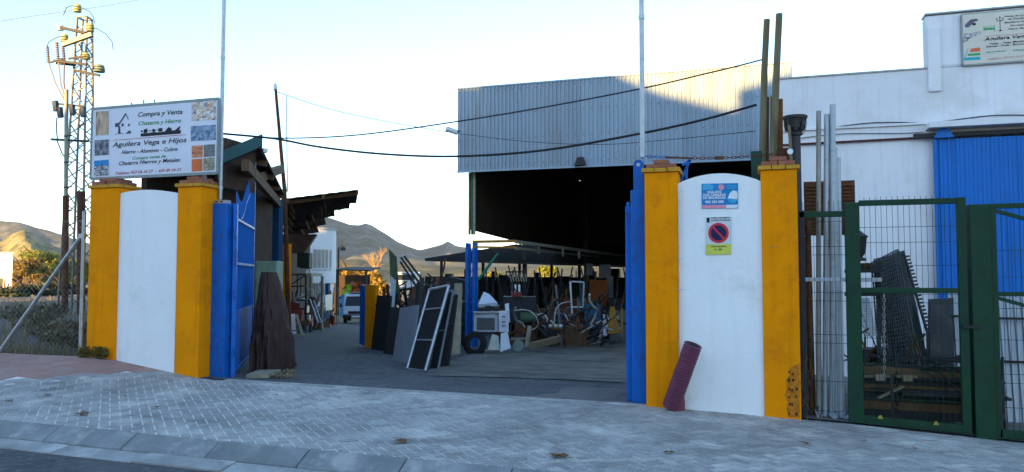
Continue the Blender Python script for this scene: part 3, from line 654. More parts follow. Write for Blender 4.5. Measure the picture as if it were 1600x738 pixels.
q = MB(); q.prism([V(hx0, HY+.05, zt0-.05), V(hx1, HY+.05, zt1-.05), V(hx1, HY+WD, zt1-.9), V(hx0, HY+WD, zt0-.9)], V(0, 0, .06)); q.build('roof', m_inner, wh)
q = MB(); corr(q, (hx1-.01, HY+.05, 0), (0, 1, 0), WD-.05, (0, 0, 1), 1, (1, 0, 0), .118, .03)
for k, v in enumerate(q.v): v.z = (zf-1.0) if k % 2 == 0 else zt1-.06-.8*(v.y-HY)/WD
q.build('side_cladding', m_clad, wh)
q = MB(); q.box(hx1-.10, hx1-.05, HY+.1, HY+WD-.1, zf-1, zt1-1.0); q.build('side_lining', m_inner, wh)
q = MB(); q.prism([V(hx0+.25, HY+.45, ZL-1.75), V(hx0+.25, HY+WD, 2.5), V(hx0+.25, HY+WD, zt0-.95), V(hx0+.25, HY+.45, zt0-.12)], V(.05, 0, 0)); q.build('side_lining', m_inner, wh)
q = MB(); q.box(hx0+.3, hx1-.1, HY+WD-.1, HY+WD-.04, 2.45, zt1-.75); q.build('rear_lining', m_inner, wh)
# head trim and flashing
q = MB(); q.beam(V(hx0, HY-.005, zl0-.02), V(hx1, HY-.005, zl1-.02), .09, .05); q.build('lower_trim', m_clad, wh)
q = MB(); q.beam(V(hx0, HY+.0, zt0+.01), V(hx1, HY+.0, zt1+.01), .10, .04); q.build('top_flashing', m_clad, wh)
for px, yy in ((907, 253),): c = Yp(px, yy, HY-.05); q = MB(); q.prism([c+V(-.16, 0, -.12), c+V(.16, 0, -.10), c+V(.10, 0, .12), c+V(-.07, 0, .12)], V(0, -.12, 0)); q.build('lamp_hood', m_dark, wh)
# left column: green / ochre above, blue lattice below
cx0 = Yp(737, 330, HY+.35).x
for dx, m in ((-.09, m_beam_y), (.0, m_iron), (.07, m_beam_w)): q = MB(); q.beam(V(cx0+dx, HY+.4, ZL-1.9), V(cx0+dx, HY+.4, ZL), .06, .06); q.build('upper_column', m, wh)
lat = thing('lattice_column', 'blue lattice column carrying the left end of the warehouse front', 'column', (cx0, HY+.35, zf-.2))
zc1 = Yp(737, 380, HY+.35).z
for sx in (-.11, .11):
    for sy in (0, .22): q = MB(); q.beam(V(cx0+sx, HY+.25+sy, zf-.2), V(cx0+sx, HY+.25+sy, zc1), .085, .06); q.build('chord', m_bluel, lat)
k = 0; z = zf
while z < zc1-.25: q = MB(); q.beam(V(cx0-.11, HY+.24, z), V(cx0+.11, HY+.24, z+.0), .09, .012); q.beam(V(cx0-.11, HY+.225, z), V(cx0+.11, HY+.225, z+.24), .06, .01); q.build('lacing', m_bluel, lat); z += .26
q = MB(); q.beam(Yp(748, 437, HY+.5), Yp(778, 396, HY+.5), .09, .06); q.build('knee_brace', M('brace_green', (.03, .22, .12), .5), wh)
# rails running back along the shelf line
for (a, b, m, w) in (((738, 378, 22.3), (806, 377, 22.4), m_beam_y, .07), ((738, 386, 22.3), (806, 387, 22.4), m_beam_y, .05), ((806, 378, 22.4), (975, 400, 33), m_beam_w, .08), ((806, 388, 22.4), (940, 402, 33), m_beam_w, .06)):
    q = MB(); q.beam(P(*a), P(*b), w, w*1.2); q.build('rail', m, wh)
for px in (842, 880, 905): q = MB(); q.beam(P(px, 380+(px-806)*.13, 27), P(px, 392+(px-806)*.12, 27), .06, .12); q.build('rail_bracket', m_beam_w, wh)
for px in (820, 916): q = MB(); q.beam(Yp(px, 550, HY+9), Yp(px, 290, HY+9), .16, .16); q.build('inner_post', m_dark, wh)
# floodlight on the left corner
fl = thing('floodlight', 'small grey floodlight jutting from the left top corner of the warehouse', 'floodlight', tuple(P(716, 203, 22.9)))
a, b = P(697, 201, 22.5), P(714, 207, 22.6)
q = MB(); q.beam(a, b, .16, .12); q.build('housing', m_galv, fl, bevel=.02); q = MB(); q.beam(b, P(718, 205, 22.9), .04); q.build('arm', m_dark, fl)
q = MB(); q.beam(a-V(0, 0, .065), b-V(0, 0, .065), .12, .012); q.build('lens', cw, fl)

# low rear shed whose dark eave shows through the warehouse
rs = thing('rear_shed', 'low dark open shed behind the warehouse with sunlit gaps under its eave', 'shed', tuple(Gz(820, 470, -1.0)))
e0, e1 = P(664, 408, 33), P(1005, 419, 29.5); bk = V(.3, .954, 0)*7; rise = V(0, 0, .85)
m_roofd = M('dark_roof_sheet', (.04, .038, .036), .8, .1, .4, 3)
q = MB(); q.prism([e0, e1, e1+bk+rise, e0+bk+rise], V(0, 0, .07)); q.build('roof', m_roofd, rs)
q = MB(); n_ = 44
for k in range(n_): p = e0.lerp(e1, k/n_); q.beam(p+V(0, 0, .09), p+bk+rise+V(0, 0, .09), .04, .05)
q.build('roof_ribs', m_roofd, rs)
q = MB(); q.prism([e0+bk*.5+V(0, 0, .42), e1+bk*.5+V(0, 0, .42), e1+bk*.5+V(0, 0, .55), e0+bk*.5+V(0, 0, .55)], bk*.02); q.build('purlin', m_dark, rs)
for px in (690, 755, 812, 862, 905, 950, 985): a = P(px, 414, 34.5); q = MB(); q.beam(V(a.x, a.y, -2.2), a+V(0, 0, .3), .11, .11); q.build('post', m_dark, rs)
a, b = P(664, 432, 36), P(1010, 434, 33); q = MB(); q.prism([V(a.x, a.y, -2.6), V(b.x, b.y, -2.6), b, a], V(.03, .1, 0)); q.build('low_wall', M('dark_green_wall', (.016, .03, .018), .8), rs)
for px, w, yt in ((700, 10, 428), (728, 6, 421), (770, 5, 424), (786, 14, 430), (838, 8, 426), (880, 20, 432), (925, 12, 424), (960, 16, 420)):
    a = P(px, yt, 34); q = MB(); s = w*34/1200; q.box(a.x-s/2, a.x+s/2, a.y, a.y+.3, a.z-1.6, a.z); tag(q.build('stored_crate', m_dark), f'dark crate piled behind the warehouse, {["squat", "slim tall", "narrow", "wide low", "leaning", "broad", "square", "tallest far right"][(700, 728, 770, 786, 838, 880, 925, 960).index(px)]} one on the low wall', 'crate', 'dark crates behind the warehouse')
for k in range(26):
    px = 745+k*8.6; a, b = P(px, 447, 34.2), P(px+rr.uniform(-4, 4), 447-rr.uniform(10, 25), 34.2); q = MB(); q.beam(a, b, .04); q.build('stake', m_dark, rs)
q = MB(); q.beam(P(745, 433, 34.2), P(985, 436, 32.5), .04); q.build('stake_rail', m_dark, rs)

# ================================================================== WHITE BUILDING ON THE RIGHT
m_wall2 = M('white_render', (.72, .72, .755), .8, 0, .08, .7, .3, 14, spot=(.64, .63, .63), spot_amt=.42, spot_scale=.9, streak=.12)
m_door = M('blue_sliding_door', (.003, .14, .50), .5, 0, .12, 1.2, .05, 20, streak=.18)
BYW = 16.0
wb = thing('white_building', 'white rendered building with tall blue sliding door and stepped parapet', 'building', (Yp(1214, 400, BYW).x, BYW, zyard(2, BYW)-.1))
bx0 = Yp(1214, 300, BYW).x; bx1 = 12.0; stepx = Yp(1447, 100, BYW).x; z_low = (Yp(1240, 123, BYW).z+Yp(1447, 108, BYW).z)/2; z_hi = Yp(1470, 22, BYW).z; dx0 = Yp(1460, 300, BYW).x; dzt = Yp(1500, 213, BYW).z; zg0 = zyard(2, BYW)-.35
q = MB(); q.box(bx0, dx0, BYW, BYW+.3, zg0, dzt); q.build('wall', m_wall2, wb)
q = MB(); q.box(bx0, bx1, BYW, BYW+.3, dzt+.001, z_low); q.build('wall', m_wall2, wb)
q = MB(); q.box(stepx, bx1, BYW, BYW+.3, z_low+.001, z_hi); q.build('parapet', m_wall2, wb, bevel=.06)
q = MB(); q.box(bx0+.01, bx1, BYW+.31, BYW+9, zg0, z_low-.25); q.build('body', m_wall2, wb)
q = MB(); q.box(stepx+.02, Yp(1470, 100, BYW).x, BYW-.05, BYW-.001, z_low-.45, z_hi-.25); q.build('pilaster', m_wall2, wb, bevel=.03)
m_cap = M('coping_grey', (.42, .42, .42), .8)
for a, b, z in ((bx0, stepx, z_low), (stepx, bx1, z_hi)): q = MB(); q.box(a, b, BYW-.03, BYW+.33, z+.002, z+.03); q.build('coping', m_cap, wb)
zc = Yp(1450, 203, BYW-.1).z
q = MB(); q.box(Yp(1452, 203, BYW-.35).x, bx1, BYW-.35, BYW-.001, zc+.0, zc+.10); q.build('door_canopy', m_wall2, wb)
q = MB(); q.box(bx0, bx1, BYW-.05, BYW-.002, zc+.12, zc+.16); q.build('string_course', m_wall2, wb)
q = MB(); q.box(dx0-.35, bx1, BYW-.16, BYW-.10, dzt-.02, dzt+.06); q.build('door_track', m_dark, wb)
dr = MB(); corr(dr, (dx0, BYW-.10, zg0+.3), (1, 0, 0), bx1-dx0, (0, 0, 1), dzt-zg0-.36, (0, -1, 0), .14, .018); door = dr.build('sliding_door', m_door, wb)
q = MB(); q.beam(V(dx0, BYW-.13, zg0+.3), V(dx0, BYW-.13, dzt-.06), .05, .05); q.build('door_edge', m_door, door)
c = Yp(1474, 205, BYW-.2); q = MB(); q.prism([c+V(-.16, 0, -.12), c+V(.18, 0, -.12), c+V(.05, 0, .10), c+V(-.04, 0, .10)], V(0, .05, 0)); q.build('door_hanger', m_door, door)
q = MB(); q.tube([Yp(1222, 227, BYW-.05), Yp(1458, 214.5, BYW-.05)], .022, 8); q.build('rust_pipe', M('dark_red_pipe', (.10, .025, .025), .7), wb)
q = MB(); q.tube([Yp(1222+24*k, 203-1.45*k+2.5*math.sin(k*.8), BYW-.03) for k in range(17)], .010, 6); q.build('wall_cable', m_cable, wb)
q = MB(); q.tube([Yp(1245+18*k, 217-1.2*k-3*math.sin(k*.45), BYW-.03) for k in range(12)], .007, 6); q.build('wall_cable', m_cable, wb)
# its sign
SY = BYW-.06
def Z2(x, y): return Yp(1480+x/6.708, y/6.708, SY)
tl, bl = Z2(150, 160), Z2(150, 680)
m_cream = M('sign_cream', (.60, .57, .49), .5, 0, .06, 2)
s2 = thing('wall_sign', 'cream ironmonger sign on the white parapet with small product pictures', 'sign', (tl.x, SY, bl.z))
sx1 = tl.x+2.6; ztS, zbS = tl.z, bl.z
q = MB(); q.box(tl.x, sx1, SY, SY+.05, zbS, ztS); q.build('panel', m_cream, s2)
for a, b in ((V(tl.x, SY+.02, ztS), V(sx1, SY+.02, ztS)), (V(tl.x, SY+.02, zbS), V(sx1, SY+.02, zbS)), (V(tl.x, SY+.02, zbS), V(tl.x, SY+.02, ztS))): q = MB(); q.beam(a, b, .03, .05); q.build('edge_trim', m_edge, s2)
def p2(x, y, l=0):                                         # picture coordinates of the sign straightened on the board
    u = (x-150); yt = 160-u*.098; yb = 680-u*.068; t = (y-yt)/(yb-yt); X = Yp(1480+x/6.708, 60, SY).x
    return V(X, SY-.003-l, lerp(ztS, zbS, t))
def t2(s, x0, y0, x1, cap, mat, sh=.2, bd=.015): y1 = y0-(x1-x0)*.085; a = p2(x0, y0); b = p2(x1, y1); text(s2, 'lettering', s, a, b, V(0, 0, 1), (p2(x0, y0-cap)-a).length, mat, sh, bd, V(0, -.002, 0))
brn = M('ink_brown', (.10, .07, .04), .6); inkt = M('ink_teal', (.06, .30, .24), .6); inkp = M('ink_pale_red', (.60, .25, .25), .6)
t2('Venta de artí', 605, 180, 832, 20, brn); t2('de Fundici', 640, 208, 828, 20, brn); t2('Mobiliario Ur', 603, 246, 824, 20, brn); t2('Ferretería', 664, 277, 840, 20, brn); t2('Hierro Nuevo', 642, 314, 860, 20, brn)
t2('Aguilera Vega', 388, 430, 830, 34, ink, .2, .02)
t2('Vallas - Telas Metálicas', 440, 472, 850, 20, ink); t2('Puertas - Forja - Bancos', 404, 502, 800, 20, ink); t2('Hierro Nuevo', 396, 560, 612, 18, inkt); t2('Chapas', 684, 540, 810, 18, inkt); t2('Teléfono 957 54 10 37', 420, 632, 800, 18, inkp)
f2 = lambda pts, m, nm='print', l=0: flat(pts, m, nm, s2, -l, p2)
f2([(390, 386), (840, 350), (840, 347), (390, 383)], inkr, 'red_rule')
f2([(190, 290), (225, 288), (300, 225), (335, 215), (315, 195), (250, 205), (190, 262)], M('ink_violet_grey', (.12, .10, .16), .6)); f2([(268, 268), (305, 262), (305, 240), (270, 246)], ink)
f2([(165, 452), (220, 430), (215, 415), (355, 352), (350, 325), (290, 340), (180, 350), (165, 400)], picmat('photo_wire_rolls', [(.05, .05, .06), (.3, .3, .32), (.6, .6, .6), (.15, .15, .16)], (30, 1, 30)))
f2([(235, 548), (342, 540), (342, 500), (238, 512)], M('ink_orange', (.65, .15, .06), .6)); f2([(208, 590), (342, 580), (342, 556), (212, 566)], M('ink_green2', (.05, .36, .12), .6)); f2([(165, 636), (340, 628), (340, 598), (172, 608)], M('ink_turquoise', (.0, .42, .50), .6)); f2([(172, 608), (180, 608), (222, 510), (214, 510)], M('ink_turquoise'))
gr2 = M('ink_green2'); f2([(385, 330), (392, 330), (392, 275), (385, 275)], gr2); f2([(392, 318), (495, 310), (495, 292), (392, 298)], gr2); f2([(495, 332), (502, 332), (502, 265), (495, 265)], gr2)
for k in range(7): f2([(398+k*14, 300-k), (402+k*14, 300-k), (402+k*14, 275-k), (398+k*14, 275-k)], gr2)
f2([(555, 325), (562, 325), (562, 190), (555, 190)], ink); f2([(540, 328), (578, 325), (570, 314), (548, 316)], ink); f2([(522, 222), (596, 216), (596, 210), (522, 216)], ink)
for x, y in ((526, 198), (558, 180), (590, 194)): f2([(x+9*math.cos(t), y+9*math.sin(t)) for t in range(6)], ink, l=.001)

# ================================================================== LEFT SHEDS ALONG THE LANE
LD = V(-.5, .866, 0); LN = V(.866, .5, 0)                  # along the lane, and across it to the right
m_teal = M('teal_fascia', (.02, .085, .09), .5, 0, .2, 2)
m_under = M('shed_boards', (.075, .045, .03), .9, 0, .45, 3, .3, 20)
e0, e1 = P(409, 234, 14), P(446, 310, 22.7); zE = (e0.z+e1.z)/2; e0.z = e1.z = zE
ls = thing('lean_to_shed', 'brown timber lean-to shed with teal fascia behind the blue gate leaf', 'shed', (e0.x, e0.y, zyard(e0.x, e0.y)))
back = -LN*2.1+V(0, 0, .3)
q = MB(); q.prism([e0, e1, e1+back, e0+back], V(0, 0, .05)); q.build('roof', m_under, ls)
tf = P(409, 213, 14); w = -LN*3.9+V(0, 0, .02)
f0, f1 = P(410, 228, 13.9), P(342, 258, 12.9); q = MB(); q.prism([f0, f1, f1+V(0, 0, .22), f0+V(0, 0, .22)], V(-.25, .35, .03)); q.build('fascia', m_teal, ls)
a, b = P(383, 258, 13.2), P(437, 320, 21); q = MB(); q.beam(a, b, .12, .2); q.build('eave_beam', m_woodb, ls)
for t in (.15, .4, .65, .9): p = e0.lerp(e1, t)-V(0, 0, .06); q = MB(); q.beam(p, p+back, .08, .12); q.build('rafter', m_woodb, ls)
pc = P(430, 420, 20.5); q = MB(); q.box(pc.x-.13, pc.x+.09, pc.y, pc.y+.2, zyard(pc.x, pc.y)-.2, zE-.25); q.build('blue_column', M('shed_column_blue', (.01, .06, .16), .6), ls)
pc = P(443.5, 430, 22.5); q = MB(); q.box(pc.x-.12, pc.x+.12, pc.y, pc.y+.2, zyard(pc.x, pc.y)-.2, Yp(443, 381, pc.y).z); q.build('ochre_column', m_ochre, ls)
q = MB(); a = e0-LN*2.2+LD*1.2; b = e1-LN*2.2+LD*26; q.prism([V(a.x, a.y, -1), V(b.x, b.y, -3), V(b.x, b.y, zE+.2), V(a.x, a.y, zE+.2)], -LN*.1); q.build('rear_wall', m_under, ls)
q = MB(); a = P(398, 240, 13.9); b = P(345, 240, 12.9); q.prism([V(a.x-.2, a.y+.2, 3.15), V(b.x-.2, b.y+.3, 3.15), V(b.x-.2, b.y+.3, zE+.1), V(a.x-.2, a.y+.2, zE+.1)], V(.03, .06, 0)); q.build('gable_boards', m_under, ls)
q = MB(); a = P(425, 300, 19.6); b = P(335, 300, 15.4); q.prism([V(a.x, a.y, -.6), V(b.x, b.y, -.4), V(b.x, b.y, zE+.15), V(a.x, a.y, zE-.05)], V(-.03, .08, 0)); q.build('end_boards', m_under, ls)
q = MB(); q.beam(P(386, 283, 14.5), P(440, 264, 21.5), .16, .2); q.build('jutting_beam', m_woodb, ls)
q = MB(); q.beam(P(410, 235, 13.95), P(417, 236, 14.0), .1, .07); q.build('lamp', m_galv, ls)
# jagged canopy over the lane
cn_ = thing('lane_canopy', 'ragged dark corrugated canopy reaching over the lane from the left', 'canopy', tuple(P(445, 430, 24)))
for k, (d0, d1, ytl, tip, ytip) in enumerate(((22.6, 25.5, 312, 560, 297), (25, 28.5, 322, 548, 306), (28, 32, 334, 522, 320), (31, 36, 345, 506, 334), (35, 40, 358, 494, 350))):
    a, b = P(438, ytl, d0), P(tip, ytip, d0); L = (b-a).length; dv = LD*(d1-d0)*1.0-V(0, 0, .12)
    q = MB(); ux = (b-a).normalized(); n_ = int(L/.16); pts = []
    for i in range(n_+1): pts.append(a+ux*(L*i/n_)+V(0, 0, .014*(i % 2)))
    for i in range(n_): q.quad(pts[i], pts[i+1], pts[i+1]+dv*(1+.02*((i*7) % 3)), pts[i]+dv)
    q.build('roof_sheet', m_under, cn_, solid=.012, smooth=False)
    for t in (.1, .55): q = MB(); p = a.lerp(b, t)-V(0, 0, .08); q.beam(p, p+dv, .07, .12); q.build('rafter', m_woodb, cn_)
    q = MB(); q.beam(a-V(0, 0, .09)+dv*.1, b-V(0, 0, .05)+dv*.1, .07, .10); q.build('edge_beam', m_woodb, cn_)
a, b, c, d = P(428, 395, 30), P(475, 395, 30), P(494, 366, 30), P(428, 366, 30); q = MB(); q.prism([a, b, c, d], V(-.5, .9, 0)); q.build('hanging_board', m_under, cn_)
for px, d in ((452, 30), (468, 36)): a = P(px, 380, d); q = MB(); q.beam(V(a.x, a.y, -2), a, .14, .14); q.build('post', m_under, cn_)
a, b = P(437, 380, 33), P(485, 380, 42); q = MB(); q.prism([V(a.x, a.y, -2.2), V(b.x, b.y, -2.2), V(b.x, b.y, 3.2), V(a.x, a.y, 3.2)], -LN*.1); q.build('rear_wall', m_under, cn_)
# tall thin leaning pole by the shed
lpz = thing('leaning_mast', 'tall dark leaning mast standing behind the lean-to roof', 'mast', tuple(P(446, 500, 22)))
q = MB(); q.tube([P(452, 520, 22), P(444.5, 296, 22), P(430.5, 138, 22)], [.07, .06, .04], 8); q.build('shaft', m_rust, lpz); q = MB(); q.tube([P(430.5, 140, 22), P(429.8, 131, 22)], [.06, .035], 8); q.build('cap', m_galv, lpz)
q = MB(); q.tube([P(449, 300, 24), P(447.5, 150, 24)], [.02, .012], 6); tag(q.build('antenna_rod', m_beam_w), 'thin pale rod upright beside the dark leaning mast', 'rod')

# white rounded house down the lane
m_wh3 = M('whitewash', (.70, .71, .74), .8, 0, .08, .6)
D3 = 46; ct = P(478, 430, D3+2.6); zz = -1.9
hs = thing('rounded_house', 'white two-storey house with rounded corner down the lane', 'house', (ct.x, ct.y, zz))
zt3, zm3 = P(500, 356, D3).z, P(500, 443, D3).z; Rr = 47*D3/1200*1.02
right = V(RT.x, RT.y, 0); fwd = V(FW.x, FW.y, 0).normalized()
def ring(r, n=14, a0=-.5*math.pi, a1=.12*math.pi): return [ct+right*(r*math.cos(lerp(a0, a1, k/n)))+fwd*(r*math.sin(lerp(a0, a1, k/n))) for k in range(n+1)]
arc = ring(Rr); outl = [arc[0]-right*6]+arc+[arc[-1]+LD*6, arc[-1]+LD*6-right*6]
def flo(pts, z0, z1, nm, mt): q = MB(); q.prism([V(p.x, p.y, z0) for p in pts], V(0, 0, z1-z0)); return q.build(nm, mt, hs)
flo(outl, zm3, zt3, 'upper_wall', m_wh3)
flo([outl[0]-right*.0]+ring(Rr*1.03)+[outl[-2]+right*.03, outl[-1]], zt3, zt3+.1, 'cornice', m_cap)
arc2 = ring(Rr*.93); flo([arc2[4]-right*.9]+arc2[5:]+[arc2[-1]+LD*6, arc2[-1]+LD*6-right*3], zz-.5, zm3-.002, 'lower_wall', m_wh3)
flo([arc2[0]-right*6+fwd*2.5, arc2[3]+fwd*2.5, arc2[3]+fwd*2.7, arc2[0]-right*6+fwd*2.7], zz-.5, zm3-.002, 'recess_wall', M('recess_grey', (.16, .16, .16), .9))
zw0, zw1 = P(500, 419, D3).z, P(500, 389, D3).z; m_shut = M('window_shutter', (.36, .33, .28), .7, 0, .2, 4)
for px in (502.5, 508, 513, 517.5, 521.5):
    aa = math.acos(max(-1, min(1, ((px-478)*(D3+1)/1200)/Rr))); p = ct+right*(Rr*math.cos(aa))-fwd*(Rr*math.sin(aa)); nn = (p-ct).normalized(); tt = V(-nn.y, nn.x, 0)
    q = MB(); q.frame(V(p.x, p.y, 0)+nn*-.02, tt, nn, V(0, 0, 1), -.11, .11, 0, .03, zw0, zw1); wo = q.build('window', m_shut, hs)
    q = MB(); q.frame(V(p.x, p.y, 0)+nn*.02, tt, nn, V(0, 0, 1), -.14, .14, 0, .05, zw0-.08, zw0-.01); q.build('sill', m_wh3, wo)
a = P(512, 470, D3+.2); q = MB(); q.beam(V(a.x, a.y, zz-.3), V(a.x, a.y, zm3), .2, .2); q.build('blue_column', M('shed_column_blue'), hs)
q = MB(); n_ = 12
for k in range(n_): p = P(482+k*2.4, 447, D3+.5); q.beam(V(p.x, p.y, zm3-.05), V(p.x+.02, p.y, zm3-.55-.15*(k % 3)), .05, .03)
q.build('reed_blind', m_wood, hs)
a = P(523, 470, D3+1); q = MB(); q.box(a.x-.1, a.x+.3, a.y-1, a.y-.9, zz, zz+2.0); q.build('door', m_dark, hs)
# street lamp behind it
a = P(529, 405, 60); sl = thing('street_lamp', 'dark curved street lamp rising behind the rounded white house', 'street lamp', (a.x, a.y, -2.3))
q = MB(); q.tube([V(a.x, a.y, -2.3), P(529, 388, 60), P(530, 384, 60), P(533, 383, 60), P(536, 385, 60)], [.09, .07, .06, .05, .05], 8); q.build('pole', m_dark, sl)
q = MB(); q.lathe(P(536, 385, 60), V(0, 0, -1), [(0, .06), (.1, .2), (.3, .24), (.34, .05)], 10); q.build('lantern', m_dark, sl)
# low canopy with scrap beyond
lc = thing('scrap_canopy', 'low rusty canopy over the scrap heap behind the van', 'canopy', tuple(P(552, 500, 60)))
a, b = P(522, 423, 58), P(577, 424, 58); q = MB(); q.prism([a, b, b+fwd*5+V(0, 0, .25), a+fwd*5+V(0, 0, .25)], V(0, 0, .1)); q.build('roof', m_roofd, lc)
for px in (527, 572): p = P(px, 423, 58.3); q = MB(); q.beam(V(p.x, p.y, -2.5), p, .14); q.build('post', m_roofd, lc)
a, b = P(522, 430, 63.5), P(578, 430, 63.5); q = MB(); q.prism([V(a.x, a.y, -2.6), V(b.x, b.y, -2.6), b, a], fwd*.1); q.build('rear_board', m_inner, lc)  # dark roof, post and board colours stand in for the shade under this canopy

# ================================================================== OBJECTS
def zgr(p): return zyard(p.x, p.y)
def onlane(px, py):                                        # point of the yard floor seen at a picture point
    d = 8.0
    for _ in range(400):
        p = P(px, py, d)
        if p.z <= zyard(p.x, p.y)+.012: return V(p.x, p.y, zyard(p.x, p.y)+.012)
        d += .15
    return V(p.x, p.y, zyard(p.x, p.y)+.012)
# ---------------- van
m_vanw = M('van_paint', (.42, .45, .48), .35, 0, .1, 2, coat=.4); m_glass = M('dark_glass', (.02, .025, .03), .08, 0, .1); m_lampg = M('lamp_glass', (.7, .7, .72), .15)
vp = onlane(556, 506); van = thing('van', 'small light grey van parked at the far end of the lane', 'van', tuple(vp), rz=math.atan2(RT.y, RT.x)+.10)
prof = [(0, .32), (-.05, .75), (.12, 1.02), (.62, 1.72), (.9, 1.82), (3.6, 1.82), (3.75, 1.6), (3.8, .35)]
q = MB(); q.prism([V(-.8, y, z) for y, z in prof], V(1.6, 0, 0)); q.build('body', m_vanw, van, local=True, bevel=.06)
q = MB(); q.prism([V(-.70, .185, 1.08), V(.70, .185, 1.08), V(.64, .60, 1.66), V(-.64, .60, 1.66)], V(0, -.03, .02)); q.build('windscreen', m_glass, van, local=True)
for s in (-1, 1):
    q = MB(); q.prism([V(s*.795, .35, 1.05), V(s*.795, 1.2, 1.05), V(s*.795, 1.2, 1.6), V(s*.795, .68, 1.6)], V(s*.012, 0, 0)); q.build('side_window', m_glass, van, local=True)
    q = MB(); q.prism([V(s*.48, -.05, .62), V(s*.76, -.03, .62), V(s*.76, -.01, .80), V(s*.48, -.03, .80)], V(0, -.04, 0)); q.build('headlight', m_lampg, van, local=True)
    q = MB(); q.beam(V(s*.82, .3, 1.1), V(s*.98, .25, 1.12), .06, .06); q.beam(V(s*.98, .25, 1.0), V(s*.98, .25, 1.25), .12, .05); q.build('mirror', m_black, van, local=True)
    for y in (.75, 3.05):
        q = MB(); q.lathe(V(s*.62, y, .31), V(s, 0, 0), [(0, .2), (0, .31), (.2, .31), (.2, .19)], 18); w_ = q.build('wheel', m_black, van, local=True); q = MB(); q.lathe(V(s*.81, y, .31), V(s, 0, 0), [(0, .18), (.02, .16), (.03, .05)], 14); q.build('rim', m_galv, w_, local=True)
q = MB(); q.box(-.46, .46, -.075, -.03, .62, .78); q.build('grille', m_dark, van, local=True)
q = MB(); q.box(-.80, .80, -.13, .05, .34, .54); q.build('bumper', m_black, van, local=True, bevel=.03)
q = MB(); q.box(-.26, .26, -.145, -.132, .40, .50); q.build('number_plate', cw, van, local=True)
q = MB(); q.box(-.6, .6, .9, 2.8, 1.86, 1.90); q.build('roof_rack', m_dark, van, local=True)
for k, (px, c_, l_) in enumerate(((541, (.02, .22, .5), 'blue'), (547, (.25, .45, .03), 'lime green'), (553, (.35, .07, .02), 'orange red'), (563, (.6, .6, .55), 'off-white'), (569, (.4, .38, .36), 'grey'))):
    p = P(px, 458-(k % 3)*4, 60); q = MB(); rnd = random.Random(k+20)
    for _ in range(6):
        c = p+V(rnd.uniform(-.3, .3), rnd.uniform(-.3, .3), rnd.uniform(-.5, .3)); n3 = 7; q.poly([c+V(math.cos(t*.9)*rnd.uniform(.2, .55), rnd.uniform(-.2, .2), math.sin(t*.9)*rnd.uniform(.12, .35)) for t in range(n3)])
    z0 = min(v.z for v in q.v); q.box(p.x-.4, p.x+.4, p.y-.3, p.y+.5, -2.3, z0+.2); tag(q.build('plastic_bundle', M('plastic_'+l_.replace(' ', '_'), c_, .5)), f'{l_} crumpled plastic bundle on the scrap heap behind the van', 'bundle', 'bundles on the heap behind the van')

# ---------------- brown tarpaulin over something tall
m_tarp = M('brown_tarpaulin', (.06, .031, .025), .7, 0, .4, 5, .9, 14)
tb = onlane(411, 584); hgt = 1.68
q = MB(); NS, NT = 140, 60
def tarp(a, b):
    th = a*2*math.pi; k = b
    rad = lerp(.80, .30, k**1.7)*(1+.10*math.sin(th*5+2*k)*(1-k)+.06*math.sin(th*11+5*k)*(1-.6*k)+.045*math.sin(th*17-7*k+2*math.sin(6*k))+.02*math.sin(th*37+11*k)+.03*math.sin(k*19+3*math.sin(th*2))+.03*math.sin(7*k+th*3))
    rad *= 1+.12*max(0, math.cos(th-.3))*(1-k)
    x, y = math.cos(th)*rad*.33, math.sin(th)*rad*.95
    z = hgt*k*(1+.0*k); z = z if k < 1 else z
    return tb+right*(x-.10*k**1.5)+fwd*(y+.55)+V(0, 0, z+(.03*math.sin(th*6) if k < .05 else 0))
q.grid(NS, NT, tarp); q.poly([tarp(a/NS, 1)+V(0, 0, .04) for a in range(NS)]); tag(q.build('tarpaulin', m_tarp, smooth=True), 'tall heap under a creased brown tarpaulin beside the blue gate leaf', 'tarpaulin')
p = onlane(408, 591); q = MB(); q.frame(p, right, fwd, V(0, 0, 1), -.2, .15, -.1, .5, 0, .06); tag(q.build('pale_board', m_beam_w), 'short pale board lying at the foot of the tarpaulin', 'board')
rb = MB(); rnd = random.Random(8)
for _ in range(90):
    p = onlane(rnd.uniform(425, 456), rnd.uniform(578, 592)); s = rnd.uniform(.015, .05); rb.beam(p, p+V(rnd.uniform(-.1, .1), rnd.uniform(-.1, .1), s), s*.6)
ds = rb.build('straw_litter', m_wood); struct(ds, 'stuff'); ds['label'] = 'scattered straw and chips by the tarpaulin foot'
# green cabinet and pieces behind the tarpaulin
m_mint = M('mint_enamel', (.22, .34, .27), .5, 0, .2, 4); p = onlane(415, 560); zc_ = P(413, 410, (p-CAM).dot(FW)).z
mc = thing('mint_cabinet', 'pale mint green cabinet standing behind the tarpaulin', 'cabinet', tuple(p)); q = MB(); q.frame(p, right, fwd, V(0, 0, 1), -.66, -.16, 1.2, 1.7, 0, zc_-p.z+.05); q.build('body', m_mint, mc, bevel=.015); q = MB(); q.frame(p, right, fwd, V(0, 0, 1), -.62, -.20, 1.185, 1.197, .15, zc_-p.z); q.build('door', m_mint, mc); q = MB(); q.frame(p, right, fwd, V(0, 0, 1), -.26, -.23, 1.15, 1.18, 1.1, 1.25); q.build('handle', m_dark, mc)

